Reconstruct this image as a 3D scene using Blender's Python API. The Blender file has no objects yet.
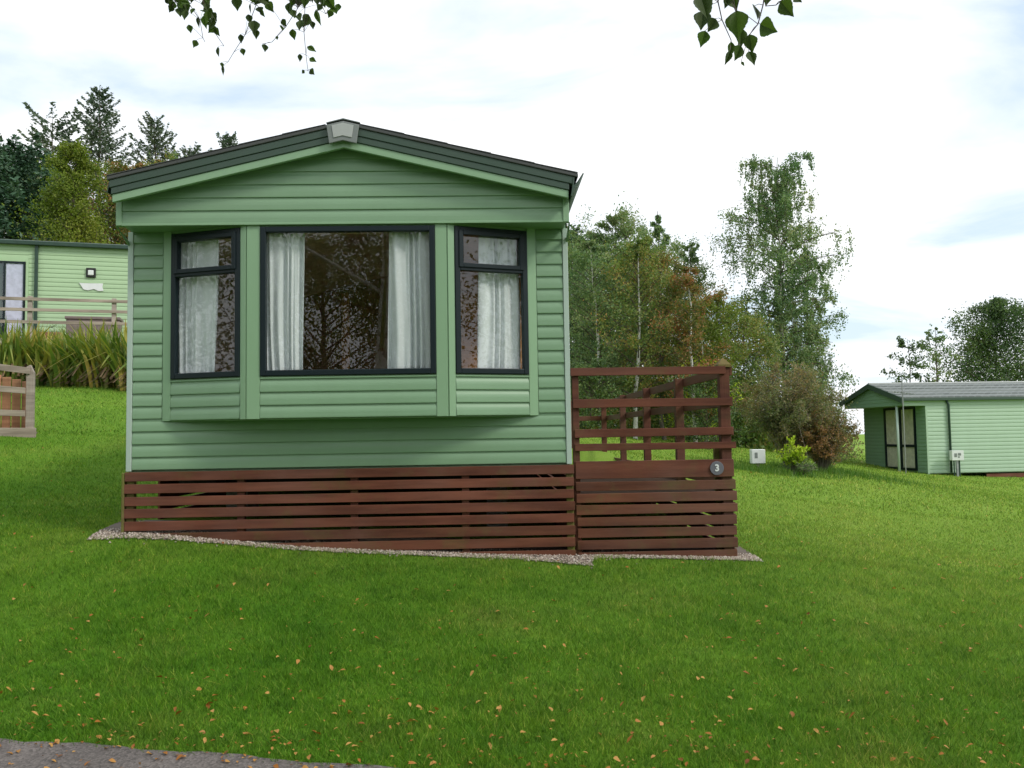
import bpy, math, random
import numpy as np
from mathutils import Vector, Matrix
random.seed(7); RNG = np.random.default_rng(7)
S = bpy.context.scene
C = S.collection
PI = math.pi
R = math.radians

# ------------------------------------------------------------------ camera
EYE = 1.6
PITCH, ROLL, FPX = .0587, .01625, 850.0
fwd = Vector((0, math.cos(PITCH), math.sin(PITCH)))
right = Vector((1, 0, 0)); up = right.cross(fwd)
r2 = right*math.cos(ROLL) - up*math.sin(ROLL)
u2 = right*math.sin(ROLL) + up*math.cos(ROLL)
cam = bpy.data.cameras.new('camera'); co = bpy.data.objects.new('camera', cam); C.objects.link(co)
m = Matrix((r2, u2, -fwd)).transposed().to_4x4(); m.translation = (0, 0, EYE)
co.matrix_world = m
cam.sensor_width = 36; cam.lens = FPX/1024*36
cam.clip_start = .05; cam.clip_end = 2000
S.camera = co

# ------------------------------------------------------------------ light
SUN_EL, SUN_AZ = 40, 118          # azimuth clockwise from +Y : to the right and a little behind the camera
w = bpy.data.worlds.new('World'); S.world = w; w.use_nodes = True
nt = w.node_tree; N = nt.nodes; LK = nt.links; N.clear()
out = N.new('ShaderNodeOutputWorld'); bg = N.new('ShaderNodeBackground'); LK.new(bg.outputs[0], out.inputs[0])
bg.inputs['Strength'].default_value = .11
sky = N.new('ShaderNodeTexSky'); sky.sky_type = 'NISHITA'; sky.sun_disc = False
sky.sun_elevation = R(SUN_EL); sky.sun_rotation = R(SUN_AZ); sky.air_density = 1.0; sky.dust_density = 1.5; sky.ozone_density = 1.0
tc = N.new('ShaderNodeTexCoord')
sep = N.new('ShaderNodeSeparateXYZ'); LK.new(tc.outputs['Generated'], sep.inputs[0])
# clouds lie on a high flat layer: direction divided by its height
mx = N.new('ShaderNodeMath'); mx.operation = 'MAXIMUM'; mx.inputs[1].default_value = .0; LK.new(sep.outputs['Z'], mx.inputs[0])
ad = N.new('ShaderNodeMath'); ad.operation = 'ADD'; ad.inputs[1].default_value = .22; LK.new(mx.outputs[0], ad.inputs[0])
dv = N.new('ShaderNodeVectorMath'); dv.operation = 'DIVIDE'; LK.new(tc.outputs['Generated'], dv.inputs[0])
cb = N.new('ShaderNodeCombineXYZ')
for i in range(3): LK.new(ad.outputs[0], cb.inputs[i])
LK.new(cb.outputs[0], dv.inputs[1])
n1 = N.new('ShaderNodeTexNoise'); n1.inputs['Scale'].default_value = 1.1; n1.inputs['Detail'].default_value = 7; n1.inputs['Roughness'].default_value = .52
n1.inputs['Distortion'].default_value = .4
mpp = N.new('ShaderNodeMapping'); mpp.inputs['Location'].default_value = (3.1, 1.7, 0); mpp.inputs['Scale'].default_value = (1, 1.5, 1)
LK.new(dv.outputs[0], mpp.inputs[0]); LK.new(mpp.outputs[0], n1.inputs['Vector'])
rp = N.new('ShaderNodeValToRGB'); rp.color_ramp.elements[0].position = .36; rp.color_ramp.elements[0].color = (0, 0, 0, 1)
rp.color_ramp.elements[1].position = .50; rp.color_ramp.elements[1].color = (1, 1, 1, 1)
LK.new(n1.outputs[0], rp.inputs[0])
n2 = N.new('ShaderNodeTexNoise'); n2.inputs['Scale'].default_value = 1.7; n2.inputs['Detail'].default_value = 5
LK.new(mpp.outputs[0], n2.inputs['Vector'])
rc = N.new('ShaderNodeValToRGB')
rc.color_ramp.elements[0].position = .35; rc.color_ramp.elements[0].color = (7.3, 7.75, 8.3, 1)
rc.color_ramp.elements[1].position = .62; rc.color_ramp.elements[1].color = (8.6, 8.7, 8.8, 1)
LK.new(n2.outputs[0], rc.inputs[0])
# a veil of thin high cloud everywhere keeps even the blue gaps pale
vl = N.new('ShaderNodeMix'); vl.data_type = 'RGBA'; vl.inputs['Factor'].default_value = .62
LK.new(sky.outputs[0], vl.inputs['A']); vl.inputs['B'].default_value = (6.7, 7.9, 8.9, 1)
mxs = N.new('ShaderNodeMix'); mxs.data_type = 'RGBA'
LK.new(rp.outputs[0], mxs.inputs['Factor']); LK.new(vl.outputs['Result'], mxs.inputs['A']); LK.new(rc.outputs[0], mxs.inputs['B'])
LK.new(mxs.outputs['Result'], bg.inputs['Color'])

sl = bpy.data.lights.new('sun', 'SUN'); so = bpy.data.objects.new('sun', sl); C.objects.link(so)
sl.energy = 1.6; sl.angle = R(12); sl.color = (1, .95, .87)
sd = Vector((math.sin(R(SUN_AZ))*math.cos(R(SUN_EL)), math.cos(R(SUN_AZ))*math.cos(R(SUN_EL)), math.sin(R(SUN_EL))))
so.rotation_euler = sd.to_track_quat('Z', 'Y').to_euler()
S.view_settings.view_transform = 'Standard'; S.view_settings.look = 'None'
S.view_settings.exposure = .4; S.view_settings.gamma = 1; S.view_settings.use_curve_mapping = False
S.cycles.max_bounces = 8; S.cycles.transparent_max_bounces = 12

# ------------------------------------------------------------------ helpers
class MB:
    def __init__(s): s.v = []; s.f = []
    def add(s, vs, fs):
        n = len(s.v); s.v += [tuple(p) for p in vs]; s.f += [tuple(i+n for i in f) for f in fs]
    def hexa(s, p):      # 8 points: bottom ring 0-3, top ring 4-7
        s.add(p, [(3, 2, 1, 0), (4, 5, 6, 7), (0, 1, 5, 4), (1, 2, 6, 5), (2, 3, 7, 6), (3, 0, 4, 7)])
    def box(s, x0, x1, y0, y1, z0, z1, rot=None, at=(0, 0, 0)):
        p = [(x0, y0, z0), (x1, y0, z0), (x1, y1, z0), (x0, y1, z0), (x0, y0, z1), (x1, y0, z1), (x1, y1, z1), (x0, y1, z1)]
        if rot is not None: p = [rot @ Vector(q) + Vector(at) for q in p]
        s.hexa(p)
    def prism(s, poly, a, b, axis='y'):   # poly (x,z) extruded in y, or (y,z) in x, or (x,y) in z
        n = len(poly)
        def P(q, t):
            return (q[0], t, q[1]) if axis == 'y' else ((t, q[0], q[1]) if axis == 'x' else (q[0], q[1], t))
        vs = [P(q, a) for q in poly] + [P(q, b) for q in poly]
        fs = [tuple(range(n)), tuple(range(2*n-1, n-1, -1))] + [(i, n+i, n+(i+1) % n, (i+1) % n) for i in range(n)]
        s.add(vs, fs)
    def tube(s, pts, rad, n=6, cap=True):
        pts = [Vector(p) for p in pts]; k = len(pts)
        if not hasattr(rad, '__len__'): rad = [rad]*k
        base = len(s.v); ref = Vector((.31, .87, .2)).normalized()
        for i, p in enumerate(pts):
            t = (pts[min(i+1, k-1)] - pts[max(i-1, 0)])
            t = t.normalized() if t.length > 1e-9 else Vector((0, 0, 1))
            a = t.cross(ref)
            if a.length < .05: a = t.cross(Vector((1, 0, 0)))
            a.normalize(); b = t.cross(a)
            for j in range(n):
                q = p + (a*math.cos(2*PI*j/n) + b*math.sin(2*PI*j/n))*rad[i]; s.v.append(tuple(q))
        for i in range(k-1):
            for j in range(n):
                j2 = (j+1) % n
                s.f.append((base+i*n+j, base+i*n+j2, base+(i+1)*n+j2, base+(i+1)*n+j))
        if cap:
            s.f.append(tuple(base+j for j in range(n-1, -1, -1))); s.f.append(tuple(base+(k-1)*n+j for j in range(n)))
    def beam(s, p, q, w, h, upv=(0, 0, 1)):   # rectangular bar from p to q
        p = Vector(p); q = Vector(q); d = (q-p).normalized(); sd_ = d.cross(Vector(upv))
        if sd_.length < .01: sd_ = Vector((1, 0, 0))
        sd_.normalize(); uv = sd_.cross(d).normalized()
        r = [p - sd_*w/2 - uv*h/2, p + sd_*w/2 - uv*h/2, p + sd_*w/2 + uv*h/2, p - sd_*w/2 + uv*h/2]
        t = [x + (q-p) for x in r]
        s.hexa(r + t)
    def build(s, name, mat, parent=None, bevel=0, smooth=False, loc=None, **tags):
        me = bpy.data.meshes.new(name); me.from_pydata(s.v, [], s.f); me.validate(); me.update()
        me.materials.append(mat)
        if smooth: me.polygons.foreach_set('use_smooth', [True]*len(me.polygons))
        o = bpy.data.objects.new(name, me); C.objects.link(o)
        if parent is not None: o.parent = parent
        if loc is not None: o.location = loc
        if bevel:
            b = o.modifiers.new('bevel', 'BEVEL'); b.width = bevel; b.segments = 2; b.limit_method = 'ANGLE'; b.angle_limit = R(40)
        for k, v in tags.items(): o[k] = v
        return o

def np_mesh(name, verts, quads, mat, parent=None, smooth=False, **tags):
    verts = np.asarray(verts, np.float32).reshape(-1, 3); quads = np.asarray(quads, np.int32)
    k = quads.shape[1]; nf = len(quads)
    me = bpy.data.meshes.new(name)
    me.vertices.add(len(verts)); me.vertices.foreach_set('co', verts.ravel())
    me.loops.add(nf*k); me.loops.foreach_set('vertex_index', quads.ravel())
    me.polygons.add(nf); me.polygons.foreach_set('loop_start', np.arange(0, nf*k, k, dtype=np.int32))
    if smooth: me.polygons.foreach_set('use_smooth', np.ones(nf, bool))
    me.update(calc_edges=True); me.materials.append(mat)
    o = bpy.data.objects.new(name, me); C.objects.link(o)
    if parent is not None: o.parent = parent
    for kk, v in tags.items(): o[kk] = v
    return o

def thing(name, label, cat, loc=(0, 0, 0), rz=0, group=None):
    o = bpy.data.objects.new(name, None); C.objects.link(o); o.empty_display_size = .2
    o.location = loc; o.rotation_euler = (0, 0, rz); o['label'] = label; o['category'] = cat
    if group: o['group'] = group
    return o

# ------------------------------------------------------------------ materials
def new_mat(name):
    m = bpy.data.materials.new(name); m.use_nodes = True; t = m.node_tree; t.nodes.clear()
    o = t.nodes.new('ShaderNodeOutputMaterial'); return m, t.nodes, t.links, o

def lit(c): return (c[0], c[1], c[2], 1)

def noise(Nn, L, scale=5, detail=4, vec=None, rough=.55, sc=(1, 1, 1), coord='Object'):
    t = Nn.new('ShaderNodeTexCoord') if vec is None else None
    mp = Nn.new('ShaderNodeMapping'); mp.inputs['Scale'].default_value = sc
    L.new(t.outputs[coord] if t else vec, mp.inputs[0])
    n = Nn.new('ShaderNodeTexNoise'); n.inputs['Scale'].default_value = scale; n.inputs['Detail'].default_value = detail; n.inputs['Roughness'].default_value = rough
    L.new(mp.outputs[0], n.inputs['Vector']); return n

def ramp(Nn, L, src, stops):
    r = Nn.new('ShaderNodeValToRGB'); e = r.color_ramp.elements
    while len(e) < len(stops): e.new(.5)
    for i, (p, c) in enumerate(stops): e[i].position = p; e[i].color = lit(c) if hasattr(c, '__len__') else (c, c, c, 1)
    L.new(src, r.inputs[0]); return r

def mixc(Nn, L, fac, a, b, mode='MIX'):
    m = Nn.new('ShaderNodeMix'); m.data_type = 'RGBA'; m.blend_type = mode
    for s_, v in (('Factor', fac), ('A', a), ('B', b)):
        if hasattr(v, 'links'): L.new(v, m.inputs[s_])
        elif s_ == 'Factor': m.inputs[s_].default_value = v
        else: m.inputs[s_].default_value = lit(v)
    return m.outputs['Result']

def bump(Nn, L, h, strength, dist, bsdf):
    b = Nn.new('ShaderNodeBump'); b.inputs['Strength'].default_value = strength; b.inputs['Distance'].default_value = dist
    L.new(h, b.inputs['Height']); L.new(b.outputs[0], bsdf.inputs['Normal'])

def paint(name, c, rough=.4, dirt=.12, scale=2.5, spec=.5, dirtc=(.10, .12, .06), metallic=0):
    """painted or coated metal/plastic with faint streaky weathering"""
    m, Nn, L, o = new_mat(name); b = Nn.new('ShaderNodeBsdfPrincipled'); L.new(b.outputs[0], o.inputs[0])
    n = noise(Nn, L, scale, 5, sc=(1.6, 1.6, .30), rough=.6); r = ramp(Nn, L, n.outputs[0], [(.30, 0.0), (.80, 1.0)])
    f = Nn.new('ShaderNodeMath'); f.operation = 'MULTIPLY'; f.inputs[1].default_value = dirt; L.new(r.outputs[0], f.inputs[0])
    L.new(mixc(Nn, L, f.outputs[0], c, dirtc), b.inputs['Base Color'])
    n2 = noise(Nn, L, 1.2, 2); rr = ramp(Nn, L, n2.outputs[0], [(.3, rough*.8), (.7, min(1, rough*1.25))]); L.new(rr.outputs[0], b.inputs['Roughness'])
    b.inputs['Specular IOR Level'].default_value = spec; b.inputs['Metallic'].default_value = metallic
    return m

def timber(name, c1, c2, moss=.3, mossc=(.10, .11, .03), axis='x', rough=.75):
    m, Nn, L, o = new_mat(name); b = Nn.new('ShaderNodeBsdfPrincipled'); L.new(b.outputs[0], o.inputs[0])
    sc = {'x': (.6, 8, 9), 'z': (9, 8, .6), 'y': (8, .6, 9)}[axis]
    g = noise(Nn, L, 6, 8, sc=sc, rough=.65); gr = ramp(Nn, L, g.outputs[0], [(.3, c1), (.7, c2)])
    g3 = noise(Nn, L, 1.3, 3, sc=(1, 1, 9)); col = mixc(Nn, L, .55, gr.outputs[0], ramp(Nn, L, g3.outputs[0], [(.35, tuple(x*.72 for x in c1)), (.65, tuple(min(1, x*1.25) for x in c2))]).outputs[0])
    gi = Nn.new('ShaderNodeNewGeometry'); gir = ramp(Nn, L, gi.outputs['Random Per Island'], [(0, .74), (1, 1.30)]); col = mixc(Nn, L, 1.0, col, gir.outputs[0], 'MULTIPLY')
    fd = noise(Nn, L, 1.1, 4, rough=.6); fdr = ramp(Nn, L, fd.outputs[0], [(.45, 0.0), (.75, .45)]); col = mixc(Nn, L, fdr.outputs[0], col, tuple(min(1, (x*.8+.06)) for x in c2))
    mo = noise(Nn, L, 3.2, 6, rough=.7); mr = ramp(Nn, L, mo.outputs[0], [(.62-.25*moss, 0.0), (.80-.2*moss, moss)])
    L.new(mixc(Nn, L, mr.outputs[0], col, mossc), b.inputs['Base Color'])
    b.inputs['Roughness'].default_value = rough; b.inputs['Specular IOR Level'].default_value = .25
    bump(Nn, L, g.outputs[0], .5, .004, b)
    return m

def leafmat(name, cols, trans=.35, scale=.5, rough=.55, coat=0):
    """foliage: each leaf takes its own tint, clumps drift between tints"""
    m, Nn, L, o = new_mat(name)
    geo = Nn.new('ShaderNodeNewGeometry')
    n = noise(Nn, L, scale, 3, vec=geo.outputs['Position'])
    mm = Nn.new('ShaderNodeMath'); mm.operation = 'MULTIPLY_ADD'; mm.inputs[1].default_value = .5; L.new(geo.outputs['Random Per Island'], mm.inputs[0])
    m2 = Nn.new('ShaderNodeMath'); m2.operation = 'MULTIPLY_ADD'; m2.inputs[1].default_value = 1.3; m2.inputs[2].default_value = -.4; L.new(n.outputs[0], m2.inputs[0])
    L.new(m2.outputs[0], mm.inputs[2])
    k = len(cols); r = ramp(Nn, L, mm.outputs[0], [(.1+.8*i/(k-1), c) for i, c in enumerate(cols)])
    d = Nn.new('ShaderNodeBsdfPrincipled'); d.inputs['Roughness'].default_value = rough; d.inputs['Specular IOR Level'].default_value = .3
    L.new(r.outputs[0], d.inputs['Base Color'])
    t = Nn.new('ShaderNodeBsdfTranslucent'); L.new(mixc(Nn, L, 1.0, r.outputs[0], (1.1, 1.25, .6), 'MULTIPLY'), t.inputs['Color'])
    ms = Nn.new('ShaderNodeMixShader'); ms.inputs[0].default_value = trans
    L.new(d.outputs[0], ms.inputs[1]); L.new(t.outputs[0], ms.inputs[2]); L.new(ms.outputs[0], o.inputs[0])
    return m

def bark(name, c1, c2, scale=6, sc=(1, 1, .3), lo=.4, hi=.6):
    m, Nn, L, o = new_mat(name); b = Nn.new('ShaderNodeBsdfPrincipled'); L.new(b.outputs[0], o.inputs[0])
    n = noise(Nn, L, scale, 6, sc=sc, rough=.7); L.new(ramp(Nn, L, n.outputs[0], [(lo, c1), (hi, c2)]).outputs[0], b.inputs['Base Color'])
    b.inputs['Roughness'].default_value = .9; bump(Nn, L, n.outputs[0], .6, .02, b); return m

def glassmat(name, tint=(.985, 1, .99), refl=1.0):
    m, Nn, L, o = new_mat(name)
    t = Nn.new('ShaderNodeBsdfTransparent'); t.inputs[0].default_value = lit(tint)
    g = Nn.new('ShaderNodeBsdfGlossy'); g.inputs['Roughness'].default_value = .005; g.inputs[0].default_value = (.95, .97, 1, 1)
    # reflectance of a pane is the same from either side: Schlick on the facing angle
    lw = Nn.new('ShaderNodeLayerWeight'); lw.inputs['Blend'].default_value = .5
    pw = Nn.new('ShaderNodeMath'); pw.operation = 'POWER'; pw.inputs[1].default_value = 5; L.new(lw.outputs['Facing'], pw.inputs[0])
    mu = Nn.new('ShaderNodeMath'); mu.operation = 'MULTIPLY_ADD'; mu.use_clamp = True; mu.inputs[1].default_value = .92; mu.inputs[2].default_value = .052*refl; L.new(pw.outputs[0], mu.inputs[0])
    # old panes are never quite flat
    n = noise(Nn, L, 2.2, 2); bp = Nn.new('ShaderNodeBump'); bp.inputs['Strength'].default_value = .006; bp.inputs['Distance'].default_value = .02
    L.new(n.outputs[0], bp.inputs['Height']); L.new(bp.outputs[0], g.inputs['Normal'])
    ms = Nn.new('ShaderNodeMixShader'); L.new(mu.outputs[0], ms.inputs[0]); L.new(t.outputs[0], ms.inputs[1]); L.new(g.outputs[0], ms.inputs[2])
    L.new(ms.outputs[0], o.inputs[0]); return m

def plain(name, c, rough=.7, spec=.3, metallic=0): 
    m, Nn, L, o = new_mat(name); b = Nn.new('ShaderNodeBsdfPrincipled'); L.new(b.outputs[0], o.inputs[0])
    n = noise(Nn, L, 7, 5); L.new(ramp(Nn, L, n.outputs[0], [(.3, tuple(x*.82 for x in c)), (.7, tuple(min(1, x*1.15) for x in c))]).outputs[0], b.inputs['Base Color'])
    b.inputs['Roughness'].default_value = rough; b.inputs['Specular IOR Level'].default_value = spec; b.inputs['Metallic'].default_value = metallic
    return m

def grass_cols(Nn, L):
    """lawn tints: position driven, shared by the turf and the blades"""
    geo = Nn.new('ShaderNodeNewGeometry')
    a = noise(Nn, L, .35, 4, vec=geo.outputs['Position']); b = noise(Nn, L, .9, 5, vec=geo.outputs['Position'], rough=.65)
    ca = ramp(Nn, L, a.outputs[0], [(.36, (.082, .225, .012)), (.52, (.125, .285, .018)), (.66, (.20, .325, .035))])
    cbb = ramp(Nn, L, b.outputs[0], [(.30, (.065, .195, .012)), (.50, (.125, .285, .020)), (.66, (.19, .30, .04)), (.80, (.26, .27, .07))])
    # the lawn turns lighter and yellower to the right and behind
    sp = Nn.new('ShaderNodeSeparateXYZ'); L.new(geo.outputs['Position'], sp.inputs[0])
    mm = Nn.new('ShaderNodeMath'); mm.operation = 'MULTIPLY_ADD'; mm.inputs[1].default_value = .055; mm.inputs[2].default_value = -.22; L.new(sp.outputs['Y'], mm.inputs[0])
    mm2 = Nn.new('ShaderNodeMath'); mm2.operation = 'MULTIPLY_ADD'; mm2.inputs[1].default_value = .05; L.new(sp.outputs['X'], mm2.inputs[0]); L.new(mm.outputs[0], mm2.inputs[2]); mm2.use_clamp = True
    mm3 = Nn.new('ShaderNodeMath'); mm3.operation = 'MINIMUM'; mm3.inputs[1].default_value = .48; L.new(mm2.outputs[0], mm3.inputs[0])
    c = mixc(Nn, L, .5, ca.outputs[0], cbb.outputs[0])
    return mixc(Nn, L, mm3.outputs[0], c, (.32, .44, .075)), geo

def mat_lawn():
    m, Nn, L, o = new_mat('lawn'); b = Nn.new('ShaderNodeBsdfPrincipled'); L.new(b.outputs[0], o.inputs[0])
    c, geo = grass_cols(Nn, L)
    f = noise(Nn, L, 60, 6, vec=geo.outputs['Position'], rough=.8)
    fr = ramp(Nn, L, f.outputs[0], [(.3, .55), (.7, 1.15)])
    L.new(mixc(Nn, L, 1.0, c, fr.outputs[0], 'MULTIPLY'), b.inputs['Base Color'])
    b.inputs['Roughness'].default_value = .95; b.inputs['Specular IOR Level'].default_value = .1
    bump(Nn, L, f.outputs[0], .8, .03, b); return m

def mat_blades():
    m, Nn, L, o = new_mat('grass_blades')
    c, geo = grass_cols(Nn, L)
    r = ramp(Nn, L, geo.outputs['Random Per Island'], [(0, (.48, .52, .5)), (.5, (.95, .95, .95)), (.90, (1.35, 1.28, 1.2)), (.95, (2.2, 1.4, 2.6)), (1, (2.8, 1.5, 3.4))])
    cl = noise(Nn, L, 6.5, 4, vec=geo.outputs['Position'], rough=.7); cr = ramp(Nn, L, cl.outputs[0], [(.36, (.72, .80, .8)), (.5, (1, 1, 1)), (.64, (1.25, 1.12, 1.1))])
    cc = mixc(Nn, L, 1.0, mixc(Nn, L, 1.0, c, cr.outputs[0], 'MULTIPLY'), r.outputs[0], 'MULTIPLY')
    d = Nn.new('ShaderNodeBsdfPrincipled'); d.inputs['Roughness'].default_value = .6; d.inputs['Specular IOR Level'].default_value = .2; L.new(cc, d.inputs['Base Color'])
    t = Nn.new('ShaderNodeBsdfTranslucent'); L.new(cc, t.inputs[0])
    ms = Nn.new('ShaderNodeMixShader'); ms.inputs[0].default_value = .4; L.new(d.outputs[0], ms.inputs[1]); L.new(t.outputs[0], ms.inputs[2]); L.new(ms.outputs[0], o.inputs[0])
    return m

M = dict(
    clad=paint('green_cladding', (.205, .340, .205), .36, .22, dirtc=(.15, .22, .13)), clad_lit=paint('lit_green_cladding', (.37, .52, .31), .45, .08),  # hillside caravan's green is paled to carry the stronger light there
    trim=paint('light_green_trim', (.24, .39, .235), .35, .08), alu=paint('corner_trim', (.42, .52, .46), .35, .1, metallic=.0),
    barge=paint('dark_green_coated_steel', (.038, .074, .052), .5, .25, dirtc=(.06, .07, .06)), roof=paint('roof_tiles', (.055, .060, .060), .6, .4, dirtc=(.09, .09, .08)),
    grey=paint('grey_plastic', (.20, .22, .22), .5, .3), lgrey=paint('light_grey_plastic', (.42, .44, .43), .5, .2),
    frame=paint('dark_window_frame', (.008, .016, .020), .4, .04, spec=.25, dirtc=(.06, .07, .07)),
    glass=glassmat('window_glass', refl=1.5), curtain=None,
    stain=timber('red_brown_stained_timber', (.098, .031, .018), (.155, .053, .031), .32), stainz=timber('red_brown_stained_posts', (.085, .028, .018), (.135, .050, .030), .45, axis='z'),
    staind=timber('stained_timber_lower', (.092, .031, .017), (.140, .052, .028), .45),
    stainy=timber('red_brown_side_rails', (.10, .034, .02), (.155, .06, .036), .45, axis='y'),
    deckb=plain('deck_boards', (.055, .035, .025), .95, .05),
    moss=timber('mossy_post', (.13, .085, .03), (.18, .14, .05), .9, mossc=(.14, .16, .03), axis='z'),
    weather=timber('weathered_timber', (.24, .19, .15), (.42, .35, .29), .2, mossc=(.22, .24, .12)), weatherz=timber('weathered_posts', (.24, .19, .16), (.42, .36, .31), .2, axis='z', mossc=(.22, .24, .12)),
    orange=timber('orange_timber', (.28, .13, .07), (.42, .22, .12), .1, axis='z'),
    wood=timber('indoor_wood', (.38, .17, .07), (.52, .26, .11), 0, axis='z', rough=.4), cream=plain('cream_board', (.58, .45, .35), .8), brownw=plain('brown_wall', (.38, .24, .15), .8),
    carpet=plain('brown_carpet', (.30, .21, .15), .95), sofa=plain('brown_upholstery', (.32, .21, .15), .95),
    white=paint('white_plastic', (.72, .74, .74), .4, .12), black=plain('black_plastic', (.02, .02, .02), .5), dark=plain('dark_green_pipe', (.03, .06, .045), .45),
    steel=plain('galvanised_steel', (.34, .35, .36), .4, .5, .6), disc=paint('slate_disc', (.13, .13, .16), .5, .1),
    lawn=mat_lawn(), blades=mat_blades(),
    bark_birch=bark('birch_bark', (.05, .045, .04), (.58, .56, .52), 5, (1, 1, 2.5), .36, .46), bark_dark=bark('brown_bark', (.05, .038, .028), (.13, .10, .075)),
    bark_grey=bark('grey_twigs', (.10, .085, .07), (.19, .165, .14)), twig=bark('purple_brown_twigs', (.06, .035, .04), (.11, .07, .07), 20),
)
# sheer curtain
mC, Nn, L, o = new_mat('net_curtain'); d = Nn.new('ShaderNodeBsdfDiffuse'); d.inputs[0].default_value = (.72, .76, .77, 1)
t = Nn.new('ShaderNodeBsdfTranslucent'); t.inputs[0].default_value = (.75, .77, .77, 1); tr = Nn.new('ShaderNodeBsdfTransparent')
a = Nn.new('ShaderNodeMixShader'); a.inputs[0].default_value = .12; L.new(d.outputs[0], a.inputs[1]); L.new(t.outputs[0], a.inputs[2])
b = Nn.new('ShaderNodeMixShader'); b.inputs[0].default_value = .04; L.new(a.outputs[0], b.inputs[1]); L.new(tr.outputs[0], b.inputs[2]); L.new(b.outputs[0], o.inputs[0])
M['curtain'] = mC
# tarmac
mT, Nn, L, o = new_mat('tarmac'); b = Nn.new('ShaderNodeBsdfPrincipled'); L.new(b.outputs[0], o.inputs[0])
n = noise(Nn, L, 2, 6); v = Nn.new('ShaderNodeTexVoronoi'); v.inputs['Scale'].default_value = 90; tcc = Nn.new('ShaderNodeTexCoord'); L.new(tcc.outputs['Object'], v.inputs['Vector'])
c1 = ramp(Nn, L, n.outputs[0], [(.3, (.095, .082, .075)), (.7, (.145, .125, .115))]); c2 = ramp(Nn, L, v.outputs['Color'], [(.1, .6), (.9, 1.35)])
L.new(mixc(Nn, L, 1.0, c1.outputs[0], c2.outputs[0], 'MULTIPLY'), b.inputs['Base Color']); b.inputs['Roughness'].default_value = .9
bump(Nn, L, v.outputs['Distance'], .6, .006, b); M['tarmac'] = mT
# gravel
mG, Nn, L, o = new_mat('gravel'); b = Nn.new('ShaderNodeBsdfPrincipled'); L.new(b.outputs[0], o.inputs[0]); geo = Nn.new('ShaderNodeNewGeometry')
L.new(ramp(Nn, L, geo.outputs['Random Per Island'], [(0, (.14, .11, .085)), (.4, (.31, .25, .20)), (.8, (.43, .36, .30)), (1, (.58, .53, .47))]).outputs[0], b.inputs['Base Color']); b.inputs['Roughness'].default_value = .85
M['gravel'] = mG
M['soil'] = plain('gravel_bed', (.14, .115, .095), .95); M['earth'] = plain('dark_soil', (.045, .032, .022), .95)

LEAF = dict(
    birch=leafmat('birch_leaves', [(0.081, 0.157, 0.077), (0.141, 0.234, 0.099), (0.231, 0.299, 0.133), (0.354, 0.341, 0.174)], .35),
    mixed=leafmat('mixed_leaves', [(.075, .130, .050), (.120, .200, .062), (.19, .26, .07), (.30, .28, .08), (.38, .20, .06)], .35),
    rowan=leafmat('rowan_leaves', [(0.077, 0.121, 0.039), (0.110, 0.154, 0.042), (0.187, 0.176, 0.049), (0.330, 0.165, 0.063), (0.396, 0.143, 0.070)], .35, .8),
    yellow=leafmat('yellow_green_leaves', [(0.102, 0.157, 0.020), (0.164, 0.218, 0.027), (0.246, 0.260, 0.038)], .35),
    dark=leafmat('dark_green_leaves', [(0.039, 0.077, 0.031), (0.075, 0.133, 0.046), (0.161, 0.216, 0.056)], .25),
    pine=leafmat('pine_needles', [(0.038, 0.088, 0.055), (0.068, 0.138, 0.078), (0.120, 0.187, 0.103)], .1),
    spruce=leafmat('spruce_needles', [(0.057, 0.100, 0.064), (0.105, 0.151, 0.094), (0.175, 0.191, 0.122)], .12),
    brown=leafmat('autumn_shrub_leaves', [(.13, .175, .075), (.18, .21, .09), (.25, .20, .095), (.35, .22, .11)], .35, 1.2),
    rust=leafmat('rust_shrub_leaves', [(0.116, 0.124, 0.049), (0.215, 0.166, 0.066), (0.364, 0.198, 0.091), (0.496, 0.248, 0.132)], .3, 1.5),
    lime=leafmat('lime_leaves', [(0.310, 0.465, 0.031), (0.496, 0.600, 0.046), (0.600, 0.600, 0.078)], .35, 2),
    flax=leafmat('strap_leaves', [(0.088, 0.166, 0.032), (0.166, 0.234, 0.046), (0.333, 0.313, 0.063), (0.528, 0.352, 0.078)], .25, 1.0),
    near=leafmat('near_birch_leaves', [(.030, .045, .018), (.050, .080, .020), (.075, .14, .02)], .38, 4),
    fall=leafmat('fallen_leaf', [(.16, .055, .012), (.34, .13, .02), (.52, .29, .08), (.30, .09, .02)], .2, 3),
    tuft=leafmat('long_grass', [(.045, .12, .014), (.08, .18, .02), (.16, .23, .05)], .35, 1.5),
)

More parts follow.
